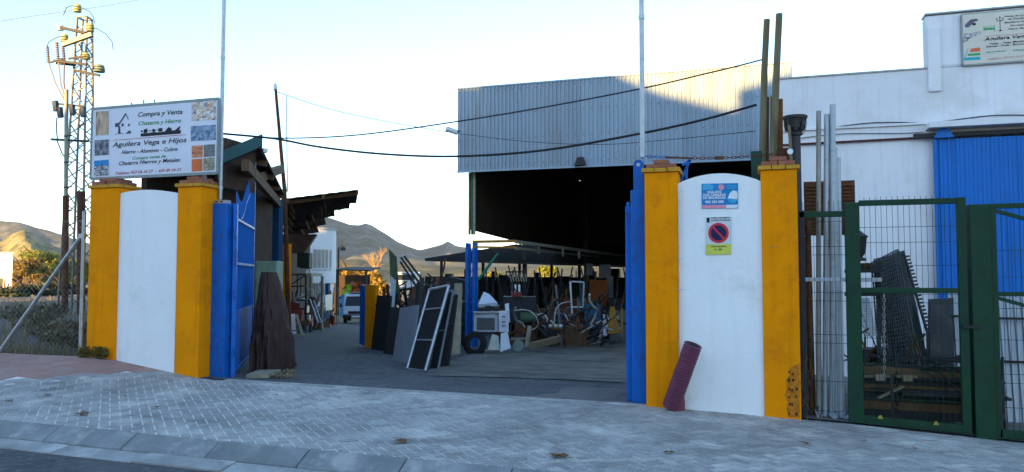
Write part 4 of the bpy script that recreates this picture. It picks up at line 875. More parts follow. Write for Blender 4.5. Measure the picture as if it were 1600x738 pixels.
# ---------------- scrap generators
def bar(name, label, cat, a, b, w, mat, group=None, round_=False, h=None):
    q = MB(); q.tube([a, b], w/2, 8) if round_ else q.beam(a, b, w, h or w); return tag(q.build(name, mat), label, cat, group)
scr = [m_rust, m_dark, m_galv, m_woodb, M('faded_red', (.25, .04, .03), .6), M('dull_blue', (.03, .08, .18), .6), M('cream_enamel', (.5, .48, .42), .5), M('grey_paint', (.18, .18, .18), .6)]
cols = ['rust brown', 'black', 'silver', 'brown', 'dull red', 'dull blue', 'cream', 'grey']
# left lane side: heap of small scrap, each piece a thing
rnd = random.Random(21)
for k in range(190):
    t = rnd.random()**.8; g0 = onlane(lerp(456, 528, t)+rnd.uniform(-3, 4), lerp(527, 508, t)); kind = k % 6; mi = rnd.randrange(8); stack = rnd.random()**1.6*lerp(1.5, 2.2, rnd.random())
    c = g0-LN*rnd.uniform(.0, 1.3)+V(0, 0, stack*.8); s = rnd.uniform(.12, .34); gp = 'scrap heap along the left of the lane'; mt = scr[mi]
    if kind in (0, 1): d = V(rnd.uniform(-.5, .5), rnd.uniform(-.5, .5), rnd.uniform(.5, 1.3)); bb_ = c+d*s*3; c.z = min(c.z, zgr(c)+.3); bar('scrap_bar', f'{cols[mi]} bar sticking out of the scrap heap left of the lane', 'bar', V(c.x, c.y, zgr(c)), bb_, .04+.03*rnd.random(), mt, gp, True)
    elif kind == 2:
        q = MB(); ax = V(rnd.uniform(-1, 1), rnd.uniform(-1, 1), rnd.uniform(-.3, .3)).normalized(); q.lathe(c, ax, [(0, s*.5), (.0, s*.75), (.08, s*.8), (.16, s*.75), (.16, s*.5)], 14); tag(q.build('scrap_ring', mt), f'{cols[mi]} thick ring in the scrap heap left of the lane', 'ring', gp)
    elif kind == 3:
        q = MB(); q.lathe(c-V(0, 0, s), V(rnd.uniform(-.3, .3), rnd.uniform(-.3, .3), 1), [(0, s*.5), (s*.2, s*.55), (s*1.2, s*.55), (s*1.4, s*.35), (s*1.6, s*.12)], 12); tag(q.build('gas_bottle', mt), f'{cols[mi]} bottle-shaped tank in the scrap heap left of the lane', 'tank', gp)
    elif kind == 4:
        an = rnd.uniform(0, 3); ux = V(math.cos(an), math.sin(an), rnd.uniform(-.2, .2)).normalized(); q = MB(); vz = ux.cross(V(0, 0, 1)).cross(ux).normalized(); q.frame(c, ux, ux.cross(vz), vz, -s, s, -.02, .02, -s, s*1.4); tag(q.build('scrap_sheet', mt), f'{cols[mi]} bent sheet in the scrap heap left of the lane', 'sheet', gp)
    else:
        q = MB(); an = rnd.uniform(0, 3); ux = V(math.cos(an), math.sin(an), 0); q.frame(V(c.x, c.y, max(zgr(c), c.z-.4)), ux, V(-ux.y, ux.x, 0), V(rnd.uniform(-.15, .15), 0, 1), -s, s, -s*.7, s*.7, 0, s*1.5); tag(q.build('scrap_box', mt, bevel=.02), f'{cols[mi]} metal box in the scrap heap left of the lane', 'box', gp)
def panel(name, label, cat, c4, d, mat, th=.03):
    q = MB(); pts = [P(x, y, dd) for (x, y), dd in zip(c4, d)]; nn = (pts[1]-pts[0]).cross(pts[3]-pts[0]).normalized(); q.prism(pts, nn*th); return tag(q.build(name, mat), label, cat)
# named pieces left of the lane
panel('white_board', 'small white board leaning at the near end of the left scrap heap', 'board', [(450, 517), (462, 516), (461, 491), (449, 492)], (23, 23, 23.2, 23.2), cw)
bar('plank', 'pale plank leaning at a slant against the left scrap heap', 'plank', P(473, 525, 22.5), P(463, 492, 23), .09, m_beam_w, h=.03)
bar('steel_tube', 'silver tube leaning steeply over the left scrap heap', 'tube', P(497, 505, 29), P(484, 468, 29.6), .07, m_galv, round_=True); bar('steel_tube', 'second silver tube close behind the steeply leaning one left of the lane', 'tube', P(502, 505, 30), P(490, 470, 30.6), .06, m_galv, round_=True)
sc = thing('steel_rack', 'black steel rack with shelves below the canopy left of the lane', 'rack', tuple(onlane(462, 505)))
for x in (449, 478): q = MB(); q.beam(P(x, 500, 31), P(x, 428, 31), .06); q.build('upright', m_dark, sc)
for y in (430, 448, 470): q = MB(); q.beam(P(448, y, 31), P(479, y-1, 31), .3, .05); q.build('shelf', m_dark, sc)
q = MB(); q.beam(P(449, 448, 31), P(478, 430, 31), .04); q.build('brace', m_dark, sc)
for nm, lab, b4, m in (('oil_tank', 'dark green tank on the platform under the canopy', (468, 395, 483, 420), M('tank_green', (.012, .03, .02), .6)), ('pale_sack', 'grey-white box on the platform beside the dark green tank', (452, 418, 478, 428), M('grey_white', (.35, .36, .38), .7))):
    a = P(b4[0], b4[3], 34); b = P(b4[2], b4[1], 34); q = MB(); q.frame(V(a.x, a.y, a.z), right, fwd, V(0, 0, 1), 0, (b-a).dot(right), 0, .6, 0, b.z-a.z); tag(q.build(nm, m, bevel=.04), lab, 'tank' if 'tank' in nm else 'box')
a = P(446, 430, 33.5); b = P(486, 432, 33.5); q = MB(); q.prism([a, b, b+fwd*2, a+fwd*2], V(0, 0, .12)); [q.beam(V(p.x, p.y, -2), p, .1) for p in (a, b, a+fwd*2, b+fwd*2)]; tag(q.build('platform', m_beam_w), 'raised pale platform on posts left of the lane', 'platform')
# ---------------- right of the lane: leaning sheets, frames and posts
panel('blue_board', 'narrow upright blue panel at the far end of the leaning sheets', 'panel', [(567, 537), (575, 540), (575, 446), (568, 446)], (22.5, 22.3, 22.3, 22.5), m_blue, .12)
panel('ochre_board', 'upright ochre yellow panel beside the narrow blue one', 'panel', [(575, 542), (588, 546), (592, 446), (576, 445)], (22, 21.6, 21.6, 22), m_ochre, .10)
panel('black_sheet', 'broad black sheet leaning beside the ochre panel', 'sheet', [(582, 550), (605, 556), (613, 463), (592, 462)], (21, 20, 20.4, 21.4), m_black, .05)
panel('black_sheet', 'narrow black sheet leaning between the broad black one and the grey one', 'sheet', [(600, 562), (616, 566), (628, 482), (612, 480)], (19, 18.4, 18.8, 19.4), M('charcoal_sheet', (.03, .03, .032), .7), .04)
panel('grey_sheet', 'light grey metal sheet leaning on its edge, right of the lane', 'sheet', [(614, 570), (645, 575), (655, 477), (627, 482)], (16.6, 15.6, 16.0, 17), M('pale_grey_sheet', (.26, .29, .33), .5, .2, .12, 3, spot=(.2, .22, .25), spot_amt=.38), .03)
panel('white_plank', 'white upright strip leaning behind the black sheets', 'strip', [(608, 520), (614, 520), (619, 440), (611, 432)], (20.8, 20.8, 21.5, 21.5), M('grey_blue_paint', (.38, .43, .5), .6), .05)
panel('green_plank', 'tall dark green plank leaning high behind the sheets', 'plank', [(612, 470), (625, 470), (620, 402), (608, 390)], (22, 22, 22.5, 22.5), M('moss_green', (.045, .07, .03), .7), .05)
for k, (x0, y0, x1, y1) in enumerate(((627, 403, 662, 452), (632, 401, 668, 448), (626, 410, 655, 455))): bar('dark_pole', ['upper', 'thicker', 'lower'][k]+' dark pole sloping down to the right behind the leaning sheets', 'pole', P(x0, y0, 21), P(x1, y1, 20), .06, m_dark, round_=True)
def framepanel(lab, bl, br, tr, tl, dd, rails, m, mesh=True):
    o = thing('tube_gate', lab, 'frame', tuple(P(*bl, dd[0]))); p = [P(*c, d) for c, d in zip((bl, br, tr, tl), dd)]
    for a, b in ((0, 1), (1, 2), (2, 3), (3, 0)): q = MB(); q.tube([p[a], p[b]], .030, 8); q.build('tube', m, o)
    for t in rails: q = MB(); q.tube([p[0].lerp(p[3], t), p[1].lerp(p[2], t)], .018, 6); q.build('rail', m, o)
    if mesh:
        q = MB()
        for k in range(1, 20): q.beam(p[0].lerp(p[1], k/20), p[3].lerp(p[2], k/20), .006)
        for k in range(1, 44): q.beam(p[0].lerp(p[3], k/44), p[1].lerp(p[2], k/44), .006)
        struct(q.build('mesh_infill', m_dark, o), 'stuff')
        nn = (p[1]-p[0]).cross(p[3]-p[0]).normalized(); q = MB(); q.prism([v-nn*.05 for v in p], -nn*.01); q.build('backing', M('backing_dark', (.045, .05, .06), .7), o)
framepanel('galvanised mesh frame with two cross rails leaning foremost right of the lane', (636, 577), (664, 581), (701, 447), (671, 453), (14.6, 14.2, 14.8, 15.2), (.36, .74), m_galv)
framepanel('galvanised mesh frame leaning second, behind the foremost one', (668, 580), (684, 579), (708, 455), (694, 458), (14.5, 14.5, 15.1, 15.1), (.5,), M('dull_steel', (.16, .18, .2), .5, .6))
framepanel('dark mesh frame leaning last, behind the galvanised ones', (684, 577), (700, 574), (714, 462), (704, 462), (14.9, 15.2, 15.8, 15.5), (.3, .6), m_dark)
panel('pale_board', 'pale upright board at the right end of the leaning frames', 'board', [(704, 556), (717, 553), (720, 443), (710, 443)], (17.2, 17.4, 17.8, 17.6), m_beam_w, .05)
for k in range(14):
    x = 640+k*6.0; bar('mesh_strip', 'dark strip standing in the row behind the leaning frames', 'strip', P(x-6, 540, 18), P(x+2, 458-8*((k*5) % 4), 18.6), .10, [m_dark, m_rust, m_black][k % 3], 'dark strips behind the leaning frames', h=.03)
for k in range(16):
    x = 590+k*8.4; y = 470-(k*13 % 22); bar('scrap_bar', 'dark bar in the tangle behind the leaning sheets', 'bar', P(x, 520, 22), P(x+rnd.uniform(-14, 14), y-8, 22+rnd.uniform(-1, 1)), .07, [m_dark, m_rust][k % 2], 'tangle behind the leaning sheets')
a = P(640, 470, 24); b = P(735, 470, 24); q = MB(); q.prism([V(a.x, a.y, -1.4), V(b.x, b.y, -1.4), P(735, 440, 24), P(700, 432, 24), P(672, 446, 24), P(640, 452, 24)], fwd*.5); tag(q.build('scrap_stack', m_dark), 'dark mass of stacked scrap between the lane and the warehouse', 'stack')
# parked white vehicle far behind the tangle
a = P(633, 437, 70); sv = thing('far_van', 'distant pale van roof seen above the leaning sheets', 'van', (a.x, a.y, a.z-1.2)); q = MB(); q.frame(a-V(0, 0, 1.2), right, fwd, V(0, 0, 1), -1.0, 1.0, 0, 3, .3, 1.9); q.build('body', m_vanw, sv, bevel=.1); q = MB(); q.frame(a-V(0, 0, 1.2), right, fwd, V(0, 0, 1), -.85, .85, -.02, .0, 1.15, 1.65); q.build('windscreen', m_glass, sv)

# ---------------- in front of and inside the warehouse
m_encl = M('white_enamel', (.55, .60, .68), .4, 0, .12, 4, spot=(.40, .40, .42), spot_amt=.36)
def cyl(name, label, cat, c, ax, prof, mat, n=18): q = MB(); q.lathe(c, ax, prof, n); return tag(q.build(name, mat), label, cat)
DT = 19.6
tc_ = P(742, 537, DT); ty = thing('tyre', 'black car tyre standing against the white machine', 'tyre', (tc_.x, tc_.y, tc_.z-.3)); axn = (-fwd+right*.15).normalized()
q = MB(); pr = [(-.11, .16), (-.115, .22), (-.10, .275), (-.06, .30), (.06, .30), (.10, .275), (.115, .22), (.11, .16), (.05, .165), (-.05, .165), (-.11, .16)]; q.tube2(tc_, axn, pr, 28); q.f = [f for f in q.f if len(f) == 4]; q.build('tread', m_black, ty)
for k in range(28): t = 2*math.pi*k/28; u = axn.cross(V(0, 0, 1)).normalized(); e = u*math.cos(t)+V(0, 0, 1)*math.sin(t); q = MB(); q.frame(tc_+e*.298, axn, e.cross(axn), e, -.08, .08, -.018, .018, 0, .012); q.build('tread_block', m_black, ty)
def cab(name, label, cat, px0, px1, y0, y1, d, dep, mat, doors=0, yaw=0):
    a = P(px0, y1, d); b = P(px1, y0, d); o = thing(name, label, cat, tuple(a)); w = (px1-px0)*d/FPX; h = b.z-a.z; ux = (right*math.cos(yaw)+fwd*math.sin(yaw)); uy = V(-ux.y, ux.x, 0)
    q = MB(); q.frame(a, ux, uy, V(0, 0, 1), 0, w, 0, dep, 0, h); q.build('body', mat, o, bevel=.012)
    for k in range(doors): q = MB(); q.frame(a, ux, uy, V(0, 0, 1), w*(k/doors)+.03, w*((k+1)/doors)-.03, -.015, -.001, .05, h-.05); q.build('door', mat, o); q = MB(); q.frame(a, ux, uy, V(0, 0, 1), w*((k+1)/doors)-.09, w*((k+1)/doors)-.07, -.04, -.016, h*.45, h*.6); q.build('handle', m_dark, o)
    return o
mo = cab('white_machine', 'white enamel machine housing propped on boxes above the tyre', 'machine', 740, 778, 489, 519, 19.9, .55, m_encl)
a = P(745, 515, 19.87); q = MB(); q.frame(a, right, fwd, V(0, 0, 1), 0, 28*19.87/FPX, -.01, .0, 0, .30); q.build('dark_window', M('smoked_panel', (.10, .10, .105), .4), mo)
q = MB(); a = P(779, 519, 19.8); q.frame(a, right, fwd, V(0, 0, 1), 0, .26, -.03, .5, 0, .52); q.build('side_casing', m_encl, mo, bevel=.01)
for y in (495, 503, 509): q = MB(); q.beam(P(784, y, 19.74), P(790, y, 19.74), .02); q.build('vent_slot', m_dark, mo)
q = MB(); q.beam(P(740, 488, 19.95), P(795, 487, 20), .30, .03); q.build('tray', m_galv, mo)
for px, y0, y1 in ((746, 481, 489), (758, 478, 488), (770, 480, 489)): q = MB(); a = P(px, y1, 20); q.frame(a, right, fwd, V(0, 0, 1), 0, .16, 0, .3, 0, (y1-y0)*20/FPX); q.build('part_on_tray', m_dark, mo)
panel('white_hood', 'white tilted metal hood lying on top of the white machine', 'hood', [(748, 481), (778, 478), (766, 465), (757, 461)], (20.1, 20.0, 20.6, 20.7), m_encl, .10)
panel('casing_panel', 'cream slatted casing panel leaning below the white machine', 'panel', [(762, 549), (781, 549), (779, 527), (769, 524)], (19.5, 19.5, 19.8, 19.8), M('cream_panel', (.42, .42, .36), .6), .06)
panel('casing_panel', 'pale blue-white casing panel leaning beside the cream one', 'panel', [(781, 551), (797, 545), (792, 520), (782, 522)], (19.4, 19.6, 19.8, 19.7), m_encl, .04)
panel('white_plate', 'thin white plate upright right of the white machine', 'plate', [(791, 505), (797, 504), (795, 474), (789, 476)], (20.6, 20.6, 20.8, 20.8), m_encl, .03)
bar('timber_beam', 'grey timber beam lying on the warehouse floor', 'beam', P(829, 541, 20.6), P(872, 530, 21.8), .2, m_wood, h=.16); bar('leaning_post', 'short pale post leaning upright near the floor beam', 'post', P(823, 543, 20.6), P(828, 510, 20.8), .09, m_beam_w)
bar('floor_rail', 'low pale rail on trestles left of the floor beam', 'rail', P(798, 530, 20.8), P(826, 529, 20.9), .06, m_beam_w)
cyl('small_wheel', 'small pale spoked wheel under the low rail', 'wheel', P(810, 540, 20.5), -fwd, [(0, .11), (0, .15), (.04, .15), (.04, .11)], M('pale_green', (.22, .28, .24), .6))
panel('orange_door', 'rust orange door panel standing deep in the warehouse', 'door', [(921, 500), (948, 500), (948, 438), (921, 437)], (29, 29, 29, 29), M('orange_rust_paint', (.24, .07, .012), .7), .08)
cab('blue_cabinet', 'blue steel cabinet standing at the right of the warehouse', 'cabinet', 913, 939, 476, 514, 27, .6, M('cabinet_blue', (.02, .13, .26), .5), 2)
panel('yellow_board', 'tapering ochre yellow board leaning near the right gate leaf', 'board', [(949, 523), (968, 521), (960, 480), (953, 480)], (24.5, 24.5, 24.8, 24.8), M('yellow_board', (.30, .16, .02), .7), .04)
cyl('white_cylinder', 'slim white cylinder on the floor left of the ochre board', 'cylinder', P(945, 524, 24.6), V(0, 0, 1), [(0, .09), (.05, .05), (.6, .05), (.62, .06), (.66, .06)], m_encl, 12)
bar('yellow_post', 'thin ochre post upright at the right edge of the warehouse', 'post', P(972, 522, 24), P(972, 482, 24), .05, M('yellow_board'))
panel('grey_board', 'pale grey board on end high in the warehouse right side', 'board', [(935, 435), (954, 434), (954, 413), (936, 414)], (30, 30, 30, 30), M('grey_paint'), .05); panel('grey_board', 'dim grey board beside the orange door panel', 'board', [(948, 465), (958, 465), (958, 432), (948, 430)], (29.5, 29.5, 29.5, 29.5), M('grey_paint'), .05)
panel('grey_board', 'narrow grey board hung left of the orange door panel', 'board', [(916, 430), (926, 430), (926, 412), (916, 412)], (30, 30, 30, 30), M('grey_paint'), .05)
gf = thing('glazed_frame', 'glazed metal frame with a bright left edge inside the warehouse', 'frame', tuple(P(891, 500, 26)))
for (x0, y0, x1, y1), m in (((891, 440, 894, 492), cw), ((893, 440, 912, 441), m_galv), ((912, 441, 911, 480), m_galv), ((894, 480, 911, 480), m_galv)): q = MB(); q.beam(P(x0, y0, 26), P(x1, y1, 26), .05); q.build('bar', m, gf)
en = thing('engine_block', 'ochre engine block with pipes on the warehouse floor', 'engine', tuple(P(868, 524, 22.5))); a = P(858, 522, 22.5); q = MB(); q.frame(a, right, fwd, V(0, 0, 1), 0, .5, 0, .5, 0, .25); q.build('block', m_dark, en, bevel=.03); q = MB(); q.frame(a, right, fwd, V(0, 0, 1), .05, .42, -.05, .3, .12, .27); q.build('cover', M('yellow_board'), en, bevel=.03)
for x in (860, 868, 876): q = MB(); q.lathe(P(x, 510, 22.4), -fwd, [(0, .06), (.08, .06), (.1, .03)], 10); q.build('pipe_stub', m_galv, en)
cyl('green_tank', 'dull green horizontal tank behind the engine block', 'tank', P(812, 497, 23), right, [(0, .02), (.03, .16), (.5, .17), (.55, .03)], M('tank_dull_green', (.05, .09, .05), .6))
tr_ = thing('tool_row', 'row of pale handles hanging from a bar inside the warehouse', 'tools', tuple(P(800, 440, 24))); q = MB(); q.beam(P(790, 425, 24), P(822, 425, 24), .05); q.build('bar', m_dark, tr_)
for k in range(7): q = MB(); q.beam(P(796+k*4, 428, 24), P(799+k*4, 440, 24), .03); q.build('handle', m_beam_w, tr_)
for x, lab in ((804, 'left'), (810, 'right')): q = MB(); a = P(x, 456, 23.8); q.frame(a, right, fwd, V(0, 0, 1), 0, .055, 0, .06, 0, .22); tag(q.build('white_bottle', cw), f'small white bottle on the red box, {lab} of two', 'bottle', 'two white bottles on the red box')
cab('red_box', 'small dull red box under the two white bottles', 'box', 800, 815, 457, 464, 23.8, .3, M('faded_red')); cab('workbench', 'dark workbench with the red box on it', 'bench', 786, 838, 464, 505, 23.9, .9, m_dark, 2)
rnd = random.Random(33)
for k in range(120):
    px = rnd.uniform(790, 968); d = rnd.uniform(23.5, 33) if px < 905 else rnd.uniform(27.5, 33); g0 = P(px, 480, d); g0.z = zgr(g0)+.012; mi = rnd.choice([0, 0, 1, 1, 3, 3, 7, 5]); hgt_ = rnd.uniform(.3, 1.9)*(1.25 if d > 27 else 1); gp = 'dim scrap inside the warehouse'
    if k % 3 == 0: bar('scrap_bar', f'{cols[mi]} upright bar in the dim warehouse', 'bar', g0, g0+V(rnd.uniform(-.4, .4), rnd.uniform(-.3, .3), hgt_+.3), .07, scr[mi], gp, True)
    elif k % 3 == 1: q = MB(); s = rnd.uniform(.15, .45); q.frame(g0, right, fwd, V(0, 0, 1), -s, s, -.3, .3, 0, hgt_*.7); tag(q.build('stored_box', scr[mi], bevel=.02), f'{cols[mi]} box stored in the dim warehouse', 'box', gp)
    else: q = MB(); s = rnd.uniform(.15, .35); q.lathe(g0, V(0, 0, 1), [(0, s), (.05, s*1.05), (hgt_*.5, s*1.05), (hgt_*.55, s*.9)], 14); tag(q.build('drum', scr[mi]), f'{cols[mi]} drum standing in the dim warehouse', 'drum', gp)
for k in range(22):
    px = 748+k*11; a = P(px, 448+(k*7 % 5), 31); q = MB(); q.beam(P(px+rnd.uniform(-8, 8), 470, 31), a+V(rnd.uniform(-.3, .3), 0, .5+.4*rnd.random()), .05); q.build('stake', m_dark, rs)

# bent bars, cables and odd castings: the tangle in and beside the warehouse and along the lane
rnd = random.Random(77)
def bent(lab, g0, H, mat, gp, r):
    q = MB(); p = Vector(g0); d = V(rnd.uniform(-.6, .6), rnd.uniform(-.6, .6), rnd.uniform(.3, 1)).normalized(); pts = [p.copy()]
    for _ in range(6):
        d = (d+V(rnd.uniform(-.7, .7), rnd.uniform(-.7, .7), rnd.uniform(-.6, .5))).normalized(); p = p+d*H*.25; p.z = max(p.z, g0.z+.03); pts.append(p.copy())
    q.tube(pts, r, 6); tag(q.build('bent_bar', mat), lab, 'bar', gp)
for k in range(110):
    px = rnd.uniform(785, 950); d = rnd.uniform(21.8, 29); g0 = P(px, 480, d); g0.z = zgr(g0)+rnd.uniform(.02, .9); mi = rnd.choice([0, 1, 1, 1, 2, 3, 6, 7]); bent(f'{cols[mi]} bent bar in the warehouse tangle', g0, rnd.uniform(.4, 1.1), scr[mi], 'tangle of bent bars in the warehouse', rnd.uniform(.015, .04))
for k in range(40):
    t = rnd.random(); g0 = onlane(lerp(590, 720, t), lerp(552, 548, t)); g0 += fwd*rnd.uniform(2.5, 5); g0.z = zgr(g0)+rnd.uniform(.5, 1.5); mi = rnd.choice([0, 1, 1, 3, 7]); bent(f'{cols[mi]} bent bar in the tangle behind the leaning frames', g0, rnd.uniform(.5, 1.2), scr[mi], 'tangle of bent bars behind the leaning frames', rnd.uniform(.015, .04))
for k in range(30):
    t = rnd.random(); g0 = onlane(lerp(456, 525, t), lerp(526, 508, t))-LN*rnd.uniform(.2, 1.2); g0.z = zgr(g0)+rnd.uniform(.2, 1.6); mi = rnd.randrange(8); bent(f'{cols[mi]} bent bar in the heap left of the lane', g0, rnd.uniform(.4, 1.0), scr[mi], 'bent bars left of the lane', rnd.uniform(.015, .035))
# ================================================================== RIGHT: GREEN GATE AND YARD
FY = WY+.10
def fx(px): return Yp(px, 500, FY).x
def fz(px, py): return Yp(px, py, FY).z
def wires(par, x0, x1, z0, z1, step=.06, hz=()):
    n = int((x1-x0)/step)
    for k in range(1, n+1): X = x0+(x1-x0)*k/(n+1); q = MB(); q.beam(V(X, FY+.02, z0(X)), V(X, FY+.02, z1(X)), .0045); q.build('wire', m_green, par)
    for a in hz: q = MB(); q.beam(V(x0, FY+.014, a), V(x1, FY+.014, a), .0055); q.build('cross_wire', m_green, par)
def zgp(X): return interp(X, PW)
def bx(par, nm, x0, x1, y0, y1, z0, z1, m=None): q = MB(); q.box(x0, x1, y0, y1, z0, z1); return q.build(nm, m or m_green, par, bevel=.004)
xa, xb, xc, xd = fx(1250), fx(1323), fx(1346), fx(1513); xe, xf = fx(1515), fx(1549)
ztop = (fz(1400, 316)+fz(1500, 315))/2; zmid = fz(1430, 454); zm2 = fz(1290, 335)
f1 = thing('wire_fence', 'narrow green wire fence panel between the ochre pilaster and green gate', 'fence', (xa, FY, zgp(xa)))
bx(f1, 'top_rail', xa, xb, FY-.02, FY+.02, zm2-.035, zm2+.035); wires(f1, xa, xb, lambda X: zgp(X)+.06, lambda X: zm2+.16, .06, [zgp(xa)+v for v in (.1, .45, .9, 1.0, 1.4, 1.5, 1.95, 2.05, 2.35)])
bx(f1, 'mid_strap', xa, xb, FY+.03, FY+.045, fz(1290, 440), fz(1290, 434), m_galv)
bx(f1, 'edge_post', xa+.01, xa+.07, FY-.02, FY+.04, zgp(xa)-.1, zm2+.05, m_dark)
gt = thing('green_gate', 'green steel gate leaf with wire infill beside the galvanised tubes', 'gate', (xb, FY, zgp(xb)))
zb1 = zgp((xb+xd)/2)+.05
bx(gt, 'stile', xb, xc, FY-.045, FY+.045, zgp(xb)+.01, fz(1335, 317)); bx(gt, 'stile', fx(1499), xd, FY-.035, FY+.035, zgp(xd)+.03, ztop+.04)
bx(gt, 'top_rail', xc, fx(1499), FY-.03, FY+.03, ztop-.03, ztop+.035); bx(gt, 'mid_rail', xc, fx(1499), FY-.03, FY+.03, zmid-.03, zmid+.03)
q = MB(); q.beam(V(xc, FY, zgp(xc)+.06), V(fx(1499), FY, zgp(xd)+.08), .06, .09); q.build('bottom_rail', m_green, gt)
wires(gt, xc, fx(1499), lambda X: zgp(X)+.06, lambda X: ztop+.075, .062, [zgp(xc)+v for v in (.3, .62, .70, 1.0, 1.42, 1.52, 1.85, 2.12, 2.3)])
bx(gt, 'latch', fx(1502), fx(1532), FY-.075, FY-.05, fz(1515, 513), fz(1515, 508), m_dark)
for px in (1371, 1457): X = fx(px); q = MB(); q.prism([V(X-.03, FY-.05, zgp(X)+.09), V(X+.03, FY-.05, zgp(X)+.09), V(X+.012, FY-.05, zgp(X)+.13), V(X-.012, FY-.05, zgp(X)+.13)], V(0, .01, 0)); q.build('reflector', M('reflector_yellow', (.30, .26, .04), .6), gt)
po = thing('green_post', 'broad dark green steel gate post right of the gate leaf', 'post', ((xe+xf)/2, FY, zgp(xe))); bx(po, 'column', xe+.02, xf, FY-.06, FY+.12, zgp(xe)-.1, fz(1530, 320))
for y in (360, 430, 530, 600): q = MB(); q.lathe(Yp(1534, y, FY-.06), V(0, -1, 0), [(0, .012), (.008, .010)], 8); q.build('bolt', m_dark, po)
f2_ = thing('green_gate', 'second green gate leaf with diagonal brace at the right edge', 'gate', (xf, FY, zgp(xf))); xg = xf+2.2; zt2 = fz(1570, 321)
bx(f2_, 'stile', xf+.005, xf+.07, FY-.03, FY+.03, zgp(xf)+.0, zt2+.02); bx(f2_, 'stile', xg-.06, xg, FY-.03, FY+.03, zgp(xg)+.03, zt2+.02); bx(f2_, 'top_rail', xf+.07, xg-.06, FY-.03, FY+.03, zt2-.035, zt2+.02); zmm = fz(1575, 459); bx(f2_, 'mid_rail', xf+.07, xg-.06, FY-.03, FY+.03, zmm-.03, zmm+.02)
q = MB(); q.beam(V(xf+.07, FY, zt2-.06), V(xg-.06, FY, zt2-.75), .04, .04); q.build('brace', m_green, f2_); q = MB(); q.beam(V(xf+.07, FY, zmm-.05), V(xg-.06, FY, zmm-.7), .04, .04); q.build('brace', m_green, f2_)
q = MB(); q.beam(V(xf+.05, FY, zgp(xf)+.07), V(xg, FY, zgp(xg)+.07), .06, .09); q.build('bottom_rail', m_green, f2_)
wires(f2_, xf+.07, xg-.06, lambda X: zgp(X)+.06, lambda X: zt2, .062, [zgp(xf)+v for v in (.35, .62, .72, 1.1, 1.45, 1.8, 2.1)])

# cast-iron lamp column with ornamental head
cI = Yp(1243, 230, WY+.55); zc0 = zyard(cI.x, cI.y); ic = thing('cast_iron_column', 'dark cast-iron column with ornate capital behind the right ochre pilaster', 'column', (cI.x, cI.y, zc0)); m_cast = M('cast_iron', (.055, .055, .06), .55, .5, .3, 12, .5, 60)
zh = Yp(1243, 182, WY+.55).z; zs = Yp(1243, 213, WY+.55).z
q = MB(); q.lathe(V(cI.x, cI.y, zc0), V(0, 0, 1), [(0, .13), (.12, .13), (.2, .10), (.8, .085), (.86, .10), (.92, .07), (zs-zc0, .062)], 16); q.build('shaft', m_cast, ic)
q = MB(); H = zh-zs; q.lathe(V(cI.x, cI.y, zs), V(0, 0, 1), [(0, .062), (.01, .085), (.04, .085), (.05, .07), (H*.35, .085), (H*.4, .10), (H*.5, .095), (H*.75, .12), (H*.84, .125), (H*.86, .145), (H, .15)], 20); q.build('capital', m_cast, ic)
for k in range(8): t = k*math.pi/4; e = V(math.cos(t), math.sin(t), 0); c = V(cI.x, cI.y, zs+H*.55)+e*.105; q = MB(); q.tube([c-V(0, 0, .07), c+e*.015, c+e*.02+V(0, 0, .07), c+e*.045+V(0, 0, .10)], [.022, .018, .014, .005], 6); q.build('acanthus_leaf', m_cast, ic)
q = MB(); q.tube([Yp(1257, 190, WY+.5), Yp(1259, 200, WY+.5), Yp(1254, 210, WY+.5)], .008, 6); q.build('wire_tie', m_beam_w, ic)
bar('lath', 'thin wooden lath tied beside the cast-iron column', 'lath', Yp(1239, 300, WY+.45), Yp(1233, 196, WY+.45), .035, m_wood)
# wooden poles and timbers behind the right wall
def wpole(lab, px0, px1, yt, Y, r, mat=m_wood, w=None):
    b = Yp(px0, 600, Y); b.z = zyard(b.x, b.y); t = Yp(px1, yt, Y+.1); q = MB(); n = 7; rd = random.Random(int(px0))
    q.tube([b.lerp(t, k/n)+V(rd.uniform(-.008, .008), 0, 0) for k in range(n+1)], [lerp(r*1.1, r*.9, k/n) for k in range(n+1)], 12); return tag(q.build('wooden_pole', mat), lab, 'pole')
m_pole = M('treated_pole', (.20, .165, .09), .85, 0, .35, 4, .5, 30, stretch=(5, 5, .5))
wpole('tall round wooden pole behind the right pilaster, left of the pair', 1177, 1197.5, 31, WY+.8, .045, m_pole); wpole('tall round wooden pole behind the right pilaster, right of the pair', 1192, 1217, 22, WY+.7, .047, m_pole)
for k, (x0, x1, yt, lab, m, w) in enumerate(((1194, 1199, 152, 'brown timber between the two tall wooden poles', m_woodb, .05), (1217, 1217, 155, 'rusty flat steel bar upright right of the tall wooden poles', M('rust_orange', (.20, .075, .02), .85, 0, .35, 5, .3), .10), (1203, 1206, 150, 'pale timber strip leaning on the tall wooden poles', m_wood, .04))):
    b = Yp(x0, 600, WY+.95); b.z = zyard(b.x, b.y); bar('timber', lab, 'timber', b, Yp(x1, yt, WY+.95), w, m, h=.03)
b = Yp(1188, 600, WY+.6); X = b.x; q = MB(); q.box(X-.07, X+.07, b.y, b.y+.1, zyard(X, b.y), Yp(1188, 236, b.y).z); tag(q.build('green_box_post', M('bottle_green', (.012, .05, .03), .5)), 'short dark green square post behind the right arched panel', 'post')
q = MB(); c = Yp(1226, 240, WY+.7); q.box(c.x-.09, c.x+.09, c.y, c.y+.03, c.z-.5, c.z+.07); tag(q.build('rusty_plate', m_rust), 'rusty plate behind the brick cap of the right pilaster', 'plate')
